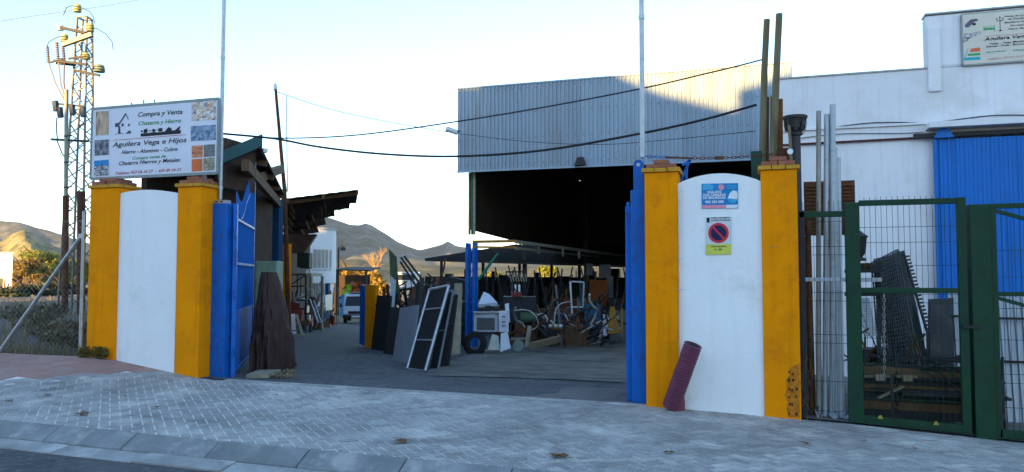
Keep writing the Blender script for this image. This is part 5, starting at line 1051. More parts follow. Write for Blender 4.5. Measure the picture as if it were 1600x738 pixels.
# galvanised tubes
m_gt = M('tube_galv', (.40, .44, .47), .5, .5, .2, 6, .1, 40, spot=(.28, .31, .34), spot_amt=.42, spot_scale=6); m_gb = M('tube_beige', (.33, .31, .27), .6, .2, .25, 6, .1, 40)
for k, (xt, yt, xb_, yb_, r, m, lab) in enumerate(((1279, 174, 1279, 640, .030, m_gb, 'beige tube, leftmost in the upright bundle behind the green fence'), (1292, 179, 1289, 643, .034, m_gt, 'second galvanised tube from the left in the bundle behind the green fence'), (1301, 164, 1300, 646, .036, m_gt, 'tallest galvanised tube in the bundle behind the green fence'), (1304.5, 231, 1308, 648, .030, m_gt, 'shorter galvanised tube right of the tallest one behind the green fence'), (1309, 247, 1315, 650, .035, m_gt, 'shortest galvanised tube at the right end of the bundle behind the fence'))):
    a = Yp(xb_, yb_, WY+.35); a.z = zyard(a.x, a.y)+.02; b = Yp(xt, yt, WY+.75); q = MB(); q.tube([a, b], r, 14); tag(q.build('galvanised_tube', m), lab, 'tube')
bar('rusty_pipe', 'rust brown pipe upright left of the galvanised tubes', 'pipe', (lambda a: V(a.x, a.y, zyard(a.x, a.y)+.02))(Yp(1270, 640, WY+.45)), Yp(1262, 345, WY+.5), .07, m_rust, round_=True)
lv = thing('louvred_panel', 'rusty brown louvred panel standing behind the galvanised tubes', 'panel', tuple(Yp(1256, 330, WY+1.6)))
x0, x1 = Yp(1256, 300, WY+1.6).x, Yp(1336, 300, WY+1.6).x; z0, z1 = zyard(x0, WY+1.6), Yp(1296, 283, WY+1.6).z; bx(lv, 'frame', x0, x1, WY+1.6, WY+1.64, z1-.75, z1, m_rust)
bx(lv, 'leg', x0, x0+.05, WY+1.6, WY+1.65, z0, z1-.76, m_rust); bx(lv, 'leg', x1-.05, x1, WY+1.6, WY+1.65, z0, z1-.76, m_rust)
for k in range(14): z = z1-.05-k*.05; bx(lv, 'slat', x0+.02, x1-.02, WY+1.575, WY+1.598, z-.03, z, m_rust)
cyl('iron_urn', 'dark cast-iron urn standing behind the green gate stile', 'urn', Yp(1341, 408, WY+1.2), V(0, 0, 1), [(0, .10), (.03, .10), (.05, .05), (.1, .09), (.3, .11), (.32, .13), (.35, .09), (.4, .03)], m_cast)
# shelf rack carrying iron pieces, leaning mesh panels
rk = thing('iron_rack', 'dark iron rack with shelves behind the green gate', 'rack', tuple(Yp(1340, 600, WY+1.3)))
for px in (1332, 1372): a = Yp(px, 560, WY+1.3); q = MB(); q.beam(V(a.x, a.y, zyard(a.x, a.y)), Yp(px, 410, WY+1.3), .05); q.build('upright', m_dark, rk)
for y, m in ((424, m_dark), (438, m_galv), (460, m_dark)): q = MB(); q.beam(Yp(1322, y, WY+1.3), Yp(1374, y-1, WY+1.3), .4, .05); q.build('shelf', m, rk)
cab('rusty_casting', 'rusty iron casting lying on the dark rack behind the green gate', 'casting', 1352, 1372, 411, 424, 10.4, .25, m_rust)
rnd = random.Random(5); m_mesh = M('mesh_wire', (.055, .06, .07), .55, .4, .3)
for k in range(7):
    o = thing('wire_mesh', 'grey wire mesh panel, '+['foremost', 'second', 'third', 'fourth', 'fifth', 'sixth', 'rearmost'][k]+' in the leaning stack behind the green gate', 'wire mesh', (0, 0, 0), 'leaning mesh panels behind the gate')
    b0 = Yp(1378+k*5, 620, WY+.9+k*.07); b1 = Yp(1450+k*2.5, 618, WY+1.2+k*.07); t0 = Yp(1362+k*4, 410-(k*5 % 9), WY+1.4+k*.08); t1 = Yp(1402+k*2, 390+(k*7 % 11), WY+1.7+k*.08)
    for p in (b0, b1): p.z = zyard(p.x, p.y)+.03
    o.location = b0; q = MB(); n = 14
    for i in range(n+1): t = i/n; q.beam(b0.lerp(b1, t), t0.lerp(t1, t), .013)
    for i in range(41): t = i/40; q.beam(b0.lerp(t0, t), b1.lerp(t1, t), .009)
    struct(q.build('wire_grid', m_mesh, o), 'stuff')
    for a, b in ((b0, t0), (b1, t1)): q = MB(); q.beam(a, b, .018); q.build('edge_bar', m_mesh, o)
o = thing('coil_stack', 'stack of wavy steel edging strips at the right of the mesh panels', 'strips', tuple(Yp(1448, 600, WY+1.3)))
a, b = Yp(1449, 520, WY+1.5), Yp(1412, 396, WY+1.8); n = 22
for k in range(n): p = a.lerp(b, k/n); q = MB(); q.beam(p, p+V(.06, 0, .01), .03, .025); q.build('tooth', m_mesh, o)
q = MB(); q.beam(V(a.x, a.y, zyard(a.x, a.y)), a, .03); q.beam(a, b, .025); q.build('spine', m_mesh, o)
o = thing('white_netting', 'pale square netting draped behind the green gate stile', 'netting', tuple(Yp(1345, 525, WY+1.0))); q = MB(); mw = M('pale_wire', (.45, .48, .53), .5, .2)
for k in range(9): q.beam(Yp(1343+k*1.8, 466, WY+1.0), Yp(1350+k*2.4, 526, WY+.9), .008)
for k in range(15): t = k/14; q.beam(Yp(lerp(1343, 1350, t), lerp(466, 526, t), WY+.995), Yp(lerp(1360, 1371, t), lerp(466, 522, t), WY+.9), .01)
struct(q.build('grid', mw, o), 'stuff')
hc = thing('hanging_chain', 'pale chain hanging down in front of the mesh panels', 'chain', tuple(Yp(1381, 592, WY+.5)))
A, B = Yp(1381, 460, WY+.5), Yp(1382, 590, WY+.5)
for k in range(22): p = A.lerp(B, (k+.5)/22); d = (B-A).normalized(); s = V(1, 0, 0) if k % 2 else V(0, 1, 0); q = MB(); q.tube([p+d*(math.cos(2*math.pi*j/10)*.028)+s*(math.sin(2*math.pi*j/10)*.013) for j in range(11)], .005, 5, caps=False); q.build('link', m_galv, hc)
# dark steel plate, corrugated sheets
pts = [Yp(1452, 640, WY+1.3), Yp(1491, 640, WY+1.3), Yp(1490, 466, WY+1.6), Yp(1453, 468, WY+1.6)]
for p in pts[:2]: p.z = zyard(p.x, p.y)
q = MB(); q.prism(pts, V(0, .12, 0)); tag(q.build('steel_plate', M('blue_black_plate', (.05, .055, .062), .55, .3, .35, 3, spot=(.09, .08, .075), spot_amt=.4)), 'thick dark steel plate standing on end behind the green gate', 'plate')
m_zinc = M('zinc_sheet', (.40, .44, .50), .45, .5, .18, 3)
for k, (xa_, lab) in enumerate(((1492, 'left'), (1541, 'right'))):
    a = Yp(xa_, 600, WY+1.5); zb_ = zyard(a.x, a.y)+.02; zt_ = Yp(xa_+20, 452+k*2, WY+1.9).z; o = thing('zinc_sheet', f'upright pale corrugated zinc sheet behind the green post, {lab} of two', 'sheet', (a.x, a.y, zb_))
    q = MB(); corr(q, (a.x, a.y-.02*k, zb_), (1, 0, 0), (.5 if k == 0 else 1.6), (0, .15, 1), (zt_-zb_), (0, -1, 0), .085, .03); q.build('sheet', m_zinc, o)
    for zz in (.75, 1.3): q = MB(); q.beam(V(a.x, a.y+.05, zb_+zz), V(a.x+(.5 if k == 0 else 1.6), a.y+.05, zb_+zz), .03); q.build('strap', m_dark, o)
# wrought-iron bench sides
def bench(lab, px, Y, s):
    a = Yp(px, 620, Y); z = zyard(a.x, a.y); o = thing('bench_frame', lab, 'bench', (a.x, a.y, z))
    for off in (0, 1.1):
        b = V(a.x-off, a.y+off*.1, z+.02)
        for cv in ([(0, 0), (.03, .15), (.10, .28), (.06, .42), (.10, .60), (.02, .78), (-.05, .86)], [(.42, 0), (.40, .2), (.44, .36), (.30, .43), (.06, .42)], [(.44, .36), (.46, .55), (.36, .64), (.2, .60), (.10, .60)], [(.03, .15), (.2, .22), (.40, .2)]):
            q = MB(); q.tube([b+V(-c[0]*s*.3, -c[0]*.9, c[1]) for c in cv], .018, 6); q.build('scroll', m_dark, o)
    for h, d in ((.43, .1), (.44, .2), (.44, .32), (.6, .08), (.72, .04), (.82, -.02)): q = MB(); q.beam(V(a.x, a.y-d*.9, z+h), V(a.x-1.1, a.y+.11-d*.9, z+h), .05, .03); q.build('slat', m_dark, o)
bench('black wrought-iron bench with scrolled arms just left of the broad green post', 1512, WY+.75, 1); bench('black wrought-iron bench with scrolled arm right of the broad green post', 1568, WY+.62, 1)
for k in range(5):
    y0 = 545+k*10; q = MB(); q.tube([Yp(1440+t*7, y0+8*math.sin(t*.55+k)+t*3.5, WY+.6) for t in range(10)], .010, 6); tag(q.build('curved_iron', m_dark), ['topmost', 'upper', 'middle', 'lower', 'lowest'][k]+' curved iron strip in the tangle beside the wrought-iron bench', 'iron strip', 'curved iron strips behind the gate')
# timber stack with planks
for k in range(6):
    a, b = Yp(1346, 640-k*13, WY+.9), Yp(1500, 648-k*13, WY+.9); q = MB(); q.beam(a, b, .5, .10); tag(q.build('dark_baulk', m_woodb if k % 2 else m_dark), ['lowest', 'second lowest', 'third', 'fourth', 'fifth', 'topmost'][k]+' dark baulk in the stack behind the green gate', 'baulk', 'dark timber stack behind the gate')
bar('plank', 'long thin brown plank on the dark timber stack', 'plank', Yp(1350, 588, WY+.55), Yp(1433, 589, WY+.55), .03, m_wood)
bar('plank_end', 'pale block left on the dark stack under the chain', 'block', Yp(1368, 590, WY+.5), Yp(1383, 590, WY+.5), .07, m_beam_w); bar('plank_end', 'pale block right of the chain on the dark stack', 'block', Yp(1411, 591, WY+.5), Yp(1425, 591, WY+.5), .07, m_wood)
bar('plank', 'short pale plank lying at a slant in front of the dark stack', 'plank', Yp(1372, 622, WY+.45), Yp(1411, 604, WY+.5), .07, M('pale_plank', (.26, .21, .14), .8), h=.02)
rub = thing('rubble_bag', 'torn pale plastic bag of rubble at the foot of the galvanised tubes', 'bag', (lambda a: (a.x, a.y, zyard(a.x, a.y)))(Yp(1300, 650, WY+.2)))
q = MB(); rnd = random.Random(12)
for k in range(26): a = Yp(rnd.uniform(1275, 1335), 652, WY+rnd.uniform(.15, .4)); a.z = zyard(a.x, a.y)+rnd.uniform(0, .09); s = rnd.uniform(.03, .08); q.poly([a+V(rnd.uniform(-s, s), rnd.uniform(-s, s), rnd.uniform(-s, s)) for _ in range(4)])
q.build('film', M('milky_plastic', (.42, .47, .55), .35), rub)
for k, (x0, x1, y0, Yo, lab, m) in enumerate(((1346, 1396, 548, 1.9, 'dark steel chest behind the green gate, left of three', m_dark), (1398, 1446, 560, 2.0, 'rust brown chest behind the green gate, middle of three', m_rust), (1448, 1512, 552, 1.75, 'black chest behind the green gate, right of three', m_black))):
    a, b = Yp(x0, 600, WY+Yo), Yp(x1, y0, WY+Yo); z = zyard(a.x, a.y); q = MB(); q.box(a.x, b.x, WY+Yo, WY+Yo+.5, z, b.z); tag(q.build('steel_chest', m, bevel=.02), lab, 'chest')
rnd = random.Random(78)
for k in range(26):
    a = Yp(rnd.uniform(1345, 1505), 620, WY+rnd.uniform(.8, 1.6)); a.z = zyard(a.x, a.y)+rnd.uniform(.1, .7); mi = rnd.choice([0, 1, 1, 3]); bent(f'{cols[mi]} bent bar in the tangle behind the green gate', a, rnd.uniform(.25, .6), scr[mi], 'tangle of bent bars behind the gate', rnd.uniform(.008, .02))
# dry creeper on the pilaster corner
q = MB(); rnd = random.Random(6)
for k in range(70):
    x, y = rnd.uniform(1250, 1264), rnd.uniform(560, 650); a = Yp(x, y, WY+rnd.uniform(.0, .25)); d = V(rnd.uniform(-.04, .04), rnd.uniform(-.05, .05), rnd.uniform(-.16, .16)); q.tube([a, a+d*.5+V(.012, 0, 0), a+d], .0025, 4)
cr_ = tag(q.build('dry_creeper', M('dry_stem', (.17, .10, .04), .9)), 'dry brown creeper hanging on the broken pilaster corner', 'plant')

# ================================================================== LEFT: WASTE GROUND, FENCE, PYLON
def leafcloud(q, c, rad, n, s, rnd, squash=1, up=.3):
    for _ in range(n):
        v = V(rnd.gauss(0, 1), rnd.gauss(0, 1), rnd.gauss(0, 1)).normalized()*rnd.random()**.4; p = c+V(v.x*rad[0], v.y*rad[1], v.z*rad[2])
        a = V(rnd.gauss(0, 1), rnd.gauss(0, 1), rnd.gauss(0, 1)).normalized(); b = a.cross(V(rnd.gauss(0, 1), rnd.gauss(0, 1), rnd.gauss(0, 1))).normalized(); k = s*rnd.uniform(.5, 1.3)
        i = len(q.v); q.v += [p-a*k, p+b*k*.5, p+a*k, p-b*k*.5]; q.f.append((i, i+1, i+2, i+3))
def leafmat(name, c1, c2):
    m = bpy.data.materials.new(name); m.use_nodes = True; n, l = m.node_tree.nodes, m.node_tree.links; b = n['Principled BSDF']; b.inputs['Roughness'].default_value = .6
    ge = n.new('ShaderNodeNewGeometry'); r = n.new('ShaderNodeValToRGB'); l.new(ge.outputs['Random Per Island'], r.inputs[0]); r.color_ramp.elements[0].color = (*c1, 1); r.color_ramp.elements[1].color = (*c2, 1); l.new(r.outputs[0], b.inputs['Base Color'])
    t = n.new('ShaderNodeBsdfTranslucent'); l.new(r.outputs[0], t.inputs[0]); mx = n.new('ShaderNodeMixShader'); mx.inputs[0].default_value = .3; l.new(b.outputs[0], mx.inputs[1]); l.new(t.outputs[0], mx.inputs[2]); l.new(mx.outputs[0], n['Material Output'].inputs[0]); return m
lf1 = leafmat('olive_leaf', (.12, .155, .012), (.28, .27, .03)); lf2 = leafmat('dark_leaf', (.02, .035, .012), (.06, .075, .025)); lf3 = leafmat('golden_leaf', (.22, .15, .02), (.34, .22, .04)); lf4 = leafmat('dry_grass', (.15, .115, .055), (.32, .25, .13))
m_bark = M('bark', (.10, .075, .05), .9)
def tree(lab, px, pytop, d, w, mat, seed, base=.0, blobs=22, n=420, s=.15):
    rnd = random.Random(seed); t = P(px, pytop, d); g0 = V(t.x, t.y, base); H = t.z-base; o = thing('tree', lab, 'tree', tuple(g0))
    q = MB(); q.tube([g0, g0+V(.1, 0, H*.4), g0+V(0, .1, H*.8)], [w*.07, w*.05, .02], 7)
    for k in range(6): a = g0+V(0, 0, H*(.3+.08*k)); e = V(math.cos(k*2.2), math.sin(k*2.2), .9)*w*.4; q.tube([a, a+e*.6, a+e], [w*.03, w*.02, .01], 5)
    q.build('trunk', m_bark, o); q = MB()
    for k in range(blobs): an = rnd.uniform(0, 6.3); rr_ = w*.5*rnd.random()**.5; zz = H*rnd.uniform(.22, .86); f = 1-.6*(zz/H)**2; leafcloud(q, g0+V(math.cos(an)*rr_*f, math.sin(an)*rr_*f, zz), (w*.24, w*.24, H*.13), n, s, rnd)
    q.build('crown', mat, o); return o
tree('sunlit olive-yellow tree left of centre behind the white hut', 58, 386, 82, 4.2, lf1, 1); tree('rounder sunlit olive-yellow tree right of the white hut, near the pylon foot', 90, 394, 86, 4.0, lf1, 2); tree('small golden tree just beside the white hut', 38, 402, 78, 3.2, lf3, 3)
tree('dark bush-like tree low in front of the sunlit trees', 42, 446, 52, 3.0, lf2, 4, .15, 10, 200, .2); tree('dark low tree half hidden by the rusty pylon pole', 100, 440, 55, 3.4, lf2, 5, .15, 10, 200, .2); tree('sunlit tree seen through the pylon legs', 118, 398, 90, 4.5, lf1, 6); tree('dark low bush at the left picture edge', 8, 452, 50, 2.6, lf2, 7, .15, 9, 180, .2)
tree('golden tree glowing low behind the warehouse, left', 776, 414, 95, 3.4, lf1, 8, -2.3, 14, 300, .22); tree('golden tree glowing low behind the warehouse, middle', 858, 413, 100, 3.0, lf1, 9, -2.3, 14, 300, .22); tree('golden tree glowing low behind the warehouse, right', 935, 414, 98, 2.8, lf1, 10, -2.3, 12, 300, .22)
tree('small golden bush under the bare tree down the lane', 590, 424, 92, 3.6, lf3, 12, -2.3, 12, 200, .3); tree('low yellow-green tree behind the rounded white house', 545, 404, 100, 6, lf3, 13, -2.3, 12, 220, .4)
# bare golden tree
def bare(px, pyb, pyt, d):
    rnd = random.Random(17); b0 = P(px, pyb, d); t0 = P(px, pyt, d); H = t0.z-b0.z+2; g0 = V(b0.x, b0.y, b0.z-2); o = thing('bare_tree', 'bare golden-lit tree with upswept twigs down the lane', 'tree', tuple(g0)); q = MB()
    def br(p, dv, L, r, lev):
        e = p+dv*L; m_ = p+dv*L*.5+V(rnd.uniform(-1, 1), rnd.uniform(-1, 1), 0)*L*.05; q.tube([p, m_, e], [r, r*.8, r*.55], 5, caps=False)
        if lev < 4:
            for _ in range(4 if lev < 3 else 3): dd = (dv+V(rnd.uniform(-.75, .75), rnd.uniform(-.75, .75), rnd.uniform(-.1, .55))).normalized(); br(p.lerp(e, rnd.uniform(.5, 1)), dd, L*rnd.uniform(.5, .75), r*.55, lev+1)
    br(g0, V(0, 0, 1), H*.48, .11, 0); q.build('branches', M('golden_bark', (.34, .22, .09), .8), o)
bare(588, 428, 386, 92)
# white hut
a = P(-36, 455, 60); hut = thing('white_hut', 'small white hut at the left picture edge', 'hut', (a.x, a.y, .1)); q = MB(); w = 54*60/1200; z1 = P(0, 397, 60).z; hd = V(ray(20, 430).x, ray(20, 430).y, 0).normalized(); q.frame(V(a.x, a.y, .1), right, hd, V(0, 0, 1), 0, w, 0, 3, -.1, z1-.1); q.build('wall', m_wh3, hut); q = MB(); q.frame(V(a.x, a.y, .1), right, hd, V(0, 0, 1), -.1, w+.08, -.1, 3.1, z1-.098, z1+.06); q.build('roof', m_cap, hut)
q = MB(); q.frame(V(a.x, a.y, .1), right, fwd, V(0, 0, 1), w-1.2, w-.7, -.03, -.001, .5, 1.3); q.build('window', m_glass, hut)
# dry grass
gr_ = MB(); rnd = random.Random(2)
for _ in range(30000):
    Y = WY+.25+rnd.random()**1.8*24; X = -10.3-(Y-WY)*.62-rnd.random()**1.2*26; z = zyard(X, Y)-.06; h = rnd.uniform(.06, .28)*(1.5 if math.sin(X*1.1)*math.cos(Y*.9) > .3 else .8); dx, dy = rnd.uniform(-.1, .1), rnd.uniform(-.1, .1); w = rnd.uniform(.006, .02)
    i = len(gr_.v); an = rnd.uniform(0, 3.14); e = V(math.cos(an)*w, math.sin(an)*w, 0); p = V(X, Y, z); gr_.v += [p-e, p+e, p+V(dx, dy, h)]; gr_.f.append((i, i+1, i+2))
gs = gr_.build('dry_grass', lf4); struct(gs, 'stuff'); gs['label'] = 'dry grass on the waste ground left of the gate'
for k, (px, d) in enumerate(((60, 19), (95, 17.5), (112, 16.5), (30, 24), (75, 26))):
    p = P(px, 500, d); p.z = zyard(p.x, p.y)-.08; q = MB(); leafcloud(q, p+V(0, 0, .22), (.7, .6, .3), 420, .07, random.Random(k+40)); tag(q.build('scrub_bush', leafmat('scrub%d' % k, (.075, .06, .03), (.20, .155, .08))), ['low dry scrub bush in the middle of the waste ground', 'dry scrub bush left of the rusty pylon pole', 'dry scrub bush beside the fence post', 'far dry scrub bush at the left of the waste ground', 'far dry scrub bush near the dark trees'][k], 'bush')
p = V(LA[0]+.15, WY-.06, 0); p.z = zpav(p.x, p.y); q = MB(); rnd = random.Random(3)
for k in range(5): leafcloud(q, p+V(rnd.uniform(-.25, .35), rnd.uniform(-.08, .02), rnd.uniform(.06, .16)), (.16, .06, .10), 120, .028, rnd)
tag(q.build('weed_clump', leafmat('weed', (.07, .075, .015), (.22, .17, .03))), 'yellow-green weeds at the foot of the far left pilaster', 'weeds')
# chain-link fence at the left: post, brace, netting
fpx = Yp(129.5, 420, WY+.06); fp = thing('fence_post', 'galvanised fence post beside the far left ochre pilaster', 'fence post', (fpx.x, WY+.06, zb(fpx.x))); q = MB(); q.tube([V(fpx.x, WY+.06, zb(fpx.x)-.1), V(fpx.x, WY+.06, Yp(129, 333, WY+.06).z)], .032, 10); q.build('tube', m_galv, fp)
q = MB(); q.lathe(V(fpx.x, WY+.06, Yp(129, 333, WY+.06).z), V(0, 0, 1), [(0, .036), (.02, .03), (.04, .005)], 10); q.build('cap', m_galv, fp)
a, b = Yp(127, 369, WY+.06), Yp(-3, 553, WY-.0); q = MB(); q.tube([a, b], .030, 10); q.build('brace', m_galv, fp)
q = MB(); q.beam(a-V(.03, 0, 0), a+V(.08, 0, 0), .06, .07); q.build('clamp', m_galv, fp)
cl = MB(); X1 = fpx.x; z0_ = .42; Hn = Yp(129, 345, WY+.06).z-z0_; Wn = 6.0; st = .10
for k in range(int((Wn+Hn)/st)):
    s = k*st
    for sg in (1, -1):
        # diagonal wires clipped to the net
        pts = []
        for t in (max(0, s-Wn), min(Hn, s)): x_ = s-t; pts.append((x_, t))
        (xa2, ta), (xb2, tb2) = pts
        if sg < 0: xa2, xb2 = Wn-xa2, Wn-xb2
        cl.beam(V(X1-xa2, WY+.08, z0_+ta), V(X1-xb2, WY+.08, z0_+tb2), .0009)
net = thing('chain_link_fence', 'thin chain-link netting along the waste ground left of the gate', 'fence', (X1-3, WY+.08, z0_)); struct(cl.build('netting', m_galv, net), 'stuff')
q = MB(); q.tube([V(X1, WY+.08, z0_+Hn), V(X1-Wn, WY+.08, z0_+Hn)], .003, 4); q.build('top_wire', m_galv, net)
for k in (2.9, 5.9): q = MB(); q.tube([V(X1-k, WY+.09, .2), V(X1-k, WY+.09, z0_+Hn+.05)], .025, 8); q.build('post', m_galv, net)

# pylon
D = 27.0
m_pyl = M('pylon_steel', (.17, .165, .155), .5, .35, .3, 3, spot=(.30, .20, .12), spot_amt=.36); m_ins = M('insulator_glass', (.36, .35, .17), .2, 0, .2); m_insd = M('insulator_brown', (.14, .07, .05), .3, 0, .2)
pc = P(121, 430, D); py = thing('lattice_pylon', 'tall lattice power pylon with insulators behind the billboard', 'pylon', (pc.x, pc.y, .3)); zT = P(121, 22, D).z
def hw(z): return lerp(.42, .17, (z-.3)/(zT-.3))
def lc_(sx, sy, z): w = hw(z); c = P(121, 430, D); return V(c.x, c.y, 0)+right*(sx*w)+fwd*(sy*w)+V(0, 0, z)
def mem(a, b, w, nm, m=None): q = MB(); q.beam(a, b, w, w); q.build(nm, m or m_pyl, py)
for sx in (-1, 1):
    for sy in (-1, 1): mem(lc_(sx, sy, .2), lc_(sx, sy, zT), .055, 'leg')
z = .6; k = 0
while z < zT-.3:
    h = hw(z)*1.35; s = 1 if k % 2 else -1
    for (a, b) in (((-1, -1), (1, -1)), ((1, -1), (1, 1)), ((1, 1), (-1, 1)), ((-1, 1), (-1, -1))):
        A_, B_ = (a, b) if s > 0 else (b, a); mem(lc_(*A_, z), lc_(*B_, min(z+h, zT)), .03, 'bracing')
    z += h; k += 1
for a, b in (((-1, -1), (1, -1)), ((1, -1), (1, 1)), ((1, 1), (-1, 1)), ((-1, 1), (-1, -1))): mem(lc_(*a, zT), lc_(*b, zT), .05, 'top_frame')
def pp_(x, y, dd=0): return P(x, y, D+dd)
def ins(x, y, r=.14, m=m_ins, h=.32): q = MB(); q.lathe(pp_(x, y)-V(0, 0, h/2), V(0, 0, 1), [(0, .03), (.02, r*.9), (h*.2, r), (h*.25, r*.5), (h*.35, r), (h*.5, r), (h*.55, r*.5), (h*.65, r*.9), (h*.85, r*.8), (h, .04)], 12); q.build('insulator', m, py)
mem(pp_(94, 43, -.4), pp_(134, 52, -.4), .09, 'crossarm', m_dark); mem(pp_(99, 70, -.4), pp_(144, 54, -.4), .14, 'crossarm'); mem(pp_(99, 71, -.3), pp_(113, 60, -.3), .08, 'crossarm'); mem(pp_(84, 95, -.4), pp_(136, 101, -.4), .08, 'crossarm', m_dark); mem(pp_(88, 99, -.1), pp_(118, 102, -.1), .07, 'crossarm', m_dark); mem(pp_(116, 110, -.3), pp_(156, 118, -.3), .08, 'crossarm', m_dark); mem(pp_(78, 98, -.4), pp_(101, 91, -.4), .05, 'crossarm', m_dark); mem(pp_(80, 218, -.5), pp_(138, 221, -.5), .07, 'crossarm', m_dark); mem(pp_(107, 92, -.4), pp_(134, 88, -.4), .06, 'crossarm', m_dark); mem(pp_(86, 162, -.5), pp_(128, 166, -.5), .06, 'crossarm', m_dark)
for x, y in ((121, 13), (101, 60), (141, 43)): ins(x, y)
ins(94, 43, .12, cw, .24); ins(134.5, 88, .15, m_ins, .26); ins(155, 107, .20, M('insulator_grey', (.22, .25, .2), .3), .3)
for x, y0, y1 in ((74, 72, 98), (89, 66, 96), (98.5, 72, 95)):
    q = MB(); a, b = pp_(x+2, y1, -.4), pp_(x, y0, -.4); n = 9; pr = []; L = (b-a).length
    for k in range(n): pr += [(L*k/n, .03), (L*(k+.4)/n, .07), (L*(k+.5)/n, .03)]
    q.lathe(a, b-a, pr+[(L, .02)], 8); q.build('bushing', m_insd, py); q = MB(); q.tube([a, pp_(lerp(x, 106, .45)-2, 130, -.45), pp_(105, 165, -.45)], .025, 6); q.build('lead', m_insd if x > 95 else m_pyl, py)
for x, y in ((86, 166), (93, 176), (129, 175), (112, 172)): q = MB(); q.beam(pp_(x, y-8, -.55), pp_(x+2, y+8, -.55), .16, .12); q.build('switch_box', M('navy_box', (.03, .04, .07), .5), py)
q = MB(); q.tube([pp_(x, y, -.5) for x, y in ((89, 184), (88, 200), (90, 222), (97, 240), (104, 249))], .02, 6); q.build('lead', m_dark, py)
for x0, y0, x1, y1 in ((104, 140, 103, 312),): mem(pp_(x0, y0, -.55), pp_(x1, y1, -.55), .09, 'riser', m_beam_w)
q = MB(); a = pp_(101, 497, -.6); q.tube([V(a.x, a.y, .2), pp_(103, 306, -.6)], .10, 10); q.build('riser_sleeve', m_rust, py); q = MB(); a = pp_(126, 515, -.6); q.tube([V(a.x, a.y, .2), pp_(127, 299, -.6)], .13, 10); q.build('riser_sleeve', M('dark_rust', (.09, .035, .025), .85), py)
for y in (213, 254, 293, 330): mem(pp_(100, y, -.6), pp_(112, y-1, -.6), .04, 'strap', m_dark)
for pts in ([(99, 24), (104, 12), (113, 9), (121, 11), (130, 13), (140, 18), (146, 27), (148, 37)], [(74, 72), (76, 66), (84, 61), (93, 57), (101, 58)], [(143, 43), (152, 45), (165, 53), (175, 65), (177, 78)]):
    q = MB(); q.tube([pp_(x, y, -.4) for x, y in pts], .014, 5); q.build('jumper', m_dark, py)

# overhead cables
def cable(lab, pts, r, m=m_cable):
    P3 = [P(*p) for p in pts]; out = []
    for i in range(len(P3)-1):
        p0, p1, p2_, p3 = P3[max(i-1, 0)], P3[i], P3[i+1], P3[min(i+2, len(P3)-1)]
        for k in range(6): t = k/6; out.append(.5*((2*p1)+(p2_-p0)*t+(2*p0-5*p1+4*p2_-p3)*t*t+(3*p1-p0-3*p2_+p3)*t**3))
    out.append(P3[-1]); q = MB(); q.tube(out, r, 6); return tag(q.build('overhead_cable', m), lab, 'cable')
cable('thin black cable rising from the billboard pole to the wooden poles', [(347, 209, 12.3), (440, 216, 12.2), (560, 211, 12), (715, 190, 11.7), (860, 166, 11.3), (1005, 138, 11), (1100, 116, 10.8), (1150, 104, 10.7), (1196, 92, 10.6)], .011)
cable('thick black cable sagging across the entrance to the wooden poles', [(347, 209, 12.3), (430, 217, 12.2), (500, 230, 12.1), (600, 241, 12), (715, 244.5, 11.7), (850, 235, 11.3), (1000, 209, 11), (1100, 187, 10.8), (1182, 164, 10.7)], .018)
cable('hair-thin cable sloping from the dark mast to the warehouse corner', [(431, 143, 22), (520, 172, 22.2), (620, 193, 22.4), (716, 209, 22.6)], .011, M('cable_grey', (.12, .13, .15), .6)); cable('slack thin cable drooping across the warehouse front', [(716, 209, 20.9), (830, 222, 20.6), (940, 226, 20), (1040, 219, 19), (1180, 205, 14)], .008)
cable('pale thin cable behind the lean-to rising to the right', [(448, 268, 40), (580, 238, 45), (715, 212, 50)], .012, M('cable_pale', (.45, .45, .47), .7)); cable('high pale cable crossing the top left corner', [(-40, 40, 40), (60, 24, 40), (160, 10, 40), (260, -8, 40)], .018, M('cable_grey')); cable('faint cable low at the left running to the pylon', [(-40, 308, 45), (40, 295, 40), (105, 275, 27)], .010, M('cable_pale'))

# fallen leaves and small litter on the pavement
m_leafd = M('dead_leaf', (.16, .085, .035), .8)
for k, (px, py_, s) in enumerate(((128, 648, .10), (627, 691, .09), (873, 714, .10), (1045, 708, .06), (245, 637, .04), (200, 620, .03), (15, 627, .05), (1430, 702, .03), (1350, 690, .03), (75, 618, .05), (432, 618, .035), (1260, 694, .05))):
    p = Gz(px, py_, 0)
    for _ in range(4): p = Gz(px, py_, zpav(p.x, p.y)+.008)
    q = MB(); rnd = random.Random(k); n = 9; an0 = rnd.uniform(0, 6); pts = [p+V(math.cos(an0+j*.698)*s*(1 if j % 2 else .5)*(1.5 if j in (0, 4) else 1), math.sin(an0+j*.698)*s*(1 if j % 2 else .5), .006+.25*s*(j % 3)*.5) for j in range(n)]
    for j in range(n): q.poly([p+V(0, 0, .012), pts[j], pts[(j+1) % n]])
    q.tube([p+V(0, 0, .012), p+V(math.cos(an0)*s*1.8, math.sin(an0)*s*1.8, .02)], .0025, 4)
    tag(q.build('dead_leaf', m_leafd), 'curled brown dead leaf lying on the grey pavers', 'leaf', 'dead leaves on the pavement')

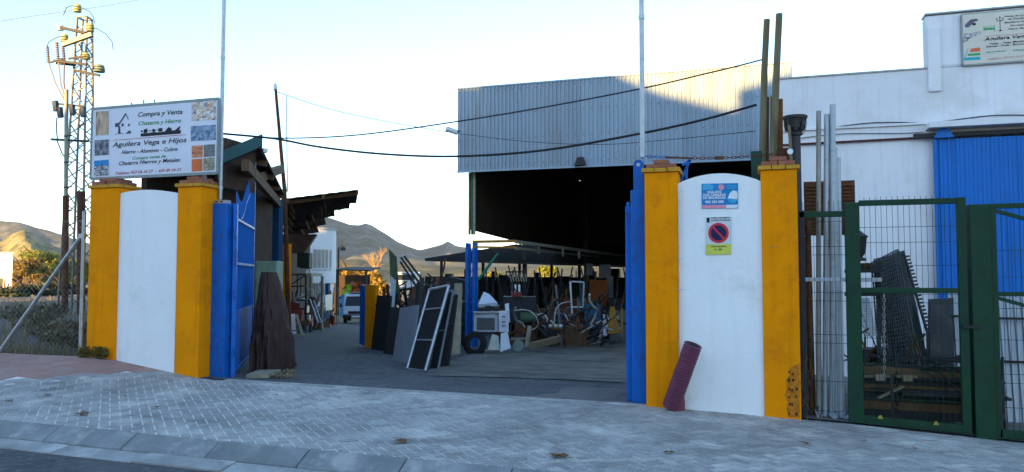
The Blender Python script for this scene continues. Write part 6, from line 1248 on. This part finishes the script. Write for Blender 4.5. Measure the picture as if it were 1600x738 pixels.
# houses across the street behind the viewer: they keep the entrance in shade and let one patch of sun on to the warehouse
def trace(px, py, Yw=HY, s=48.0): p = Yp(px, py, Yw); return p+tosun*s
ST = V(-SH.y, SH.x, 0)                                     # across the sun's direction, rising to the right in the patch
def hcoord(px, py): p = trace(px, py); o = trace(965, 118); return (p-o).dot(ST), p.z
O = trace(965, 118); O.z = 0
def house(lab, prof, dep=9.0):
    o = thing('town_house', lab, 'house', tuple(O+ST*prof[0][0]-V(0, 0, .4))); pts = [O+ST*prof[0][0]+V(0, 0, -.4)]+[O+ST*s+V(0, 0, z) for s, z in prof]+[O+ST*prof[-1][0]+V(0, 0, -.4)]
    q = MB(); q.prism(pts, SH*dep); q.build('wall', m_wall2, o)
    n = max(2, int(abs(prof[-1][0]-prof[0][0])/3)); hz_ = min(z for s, z in prof)
    for k in range(n):
        for z in [1.0+3.0*j for j in range(max(1, int((hz_-1.5)//3)+0))]:
            s = lerp(prof[0][0], prof[-1][0], (k+.5)/n); q = MB(); q.frame(O+ST*s-SH*.02, ST, SH, V(0, 0, 1), -.5, .5, 0, .015, z, z+1.3); q.build('window', m_glass, o)
c1 = [hcoord(*p) for p in ((690, 148), (715, 142), (745, 138), (760, 122), (958, 112), (1030, 141), (1140, 166))]; c2 = [hcoord(*p) for p in ((1150, 134), (1200, 118), (1240, 102))]
zh_ = c1[3][1]
sg = 1 if c1[-1][0] > 0 else -1
house('white town house with sloping roof end across the street', [(c1[3][0]-sg*.2, zh_-.1), c1[3], c1[4], c1[5], c1[6], (c2[0][0]+sg*1.5, c1[6][1]-.05)])
house('long white town house across the street, far left', [(c1[3][0]-sg*30, zh_-1.2), (c1[3][0]-sg*9, zh_-.9), (c1[0][0]-sg*.0, c1[1][1]-.02), (c1[3][0]+sg*3, c1[2][1])], 8.6)
house('tall white town house with raking parapet across the street', [c2[0], c2[1], c2[2], (c2[2][0]+sg*4, c2[2][1]+1.2), (c2[2][0]+sg*30, c2[2][1]+1.2)], 9.4)

# ================================================================== AIR
hb = MB(); hb.box(-9100, 9100, -6100, 9100, -20, 520)
hm = bpy.data.materials.new('haze_air'); hm.use_nodes = True; hn = hm.node_tree.nodes; hn.remove(hn['Principled BSDF']); pvn = hn.new('ShaderNodeVolumePrincipled')
pvn.inputs['Color'].default_value = (.82, .88, 1, 1); pvn.inputs['Density'].default_value = .00003; pvn.inputs['Anisotropy'].default_value = 0
hm.node_tree.links.new(pvn.outputs[0], hn['Material Output'].inputs['Volume'])
hz = hb.build('haze', hm); struct(hz, 'stuff')
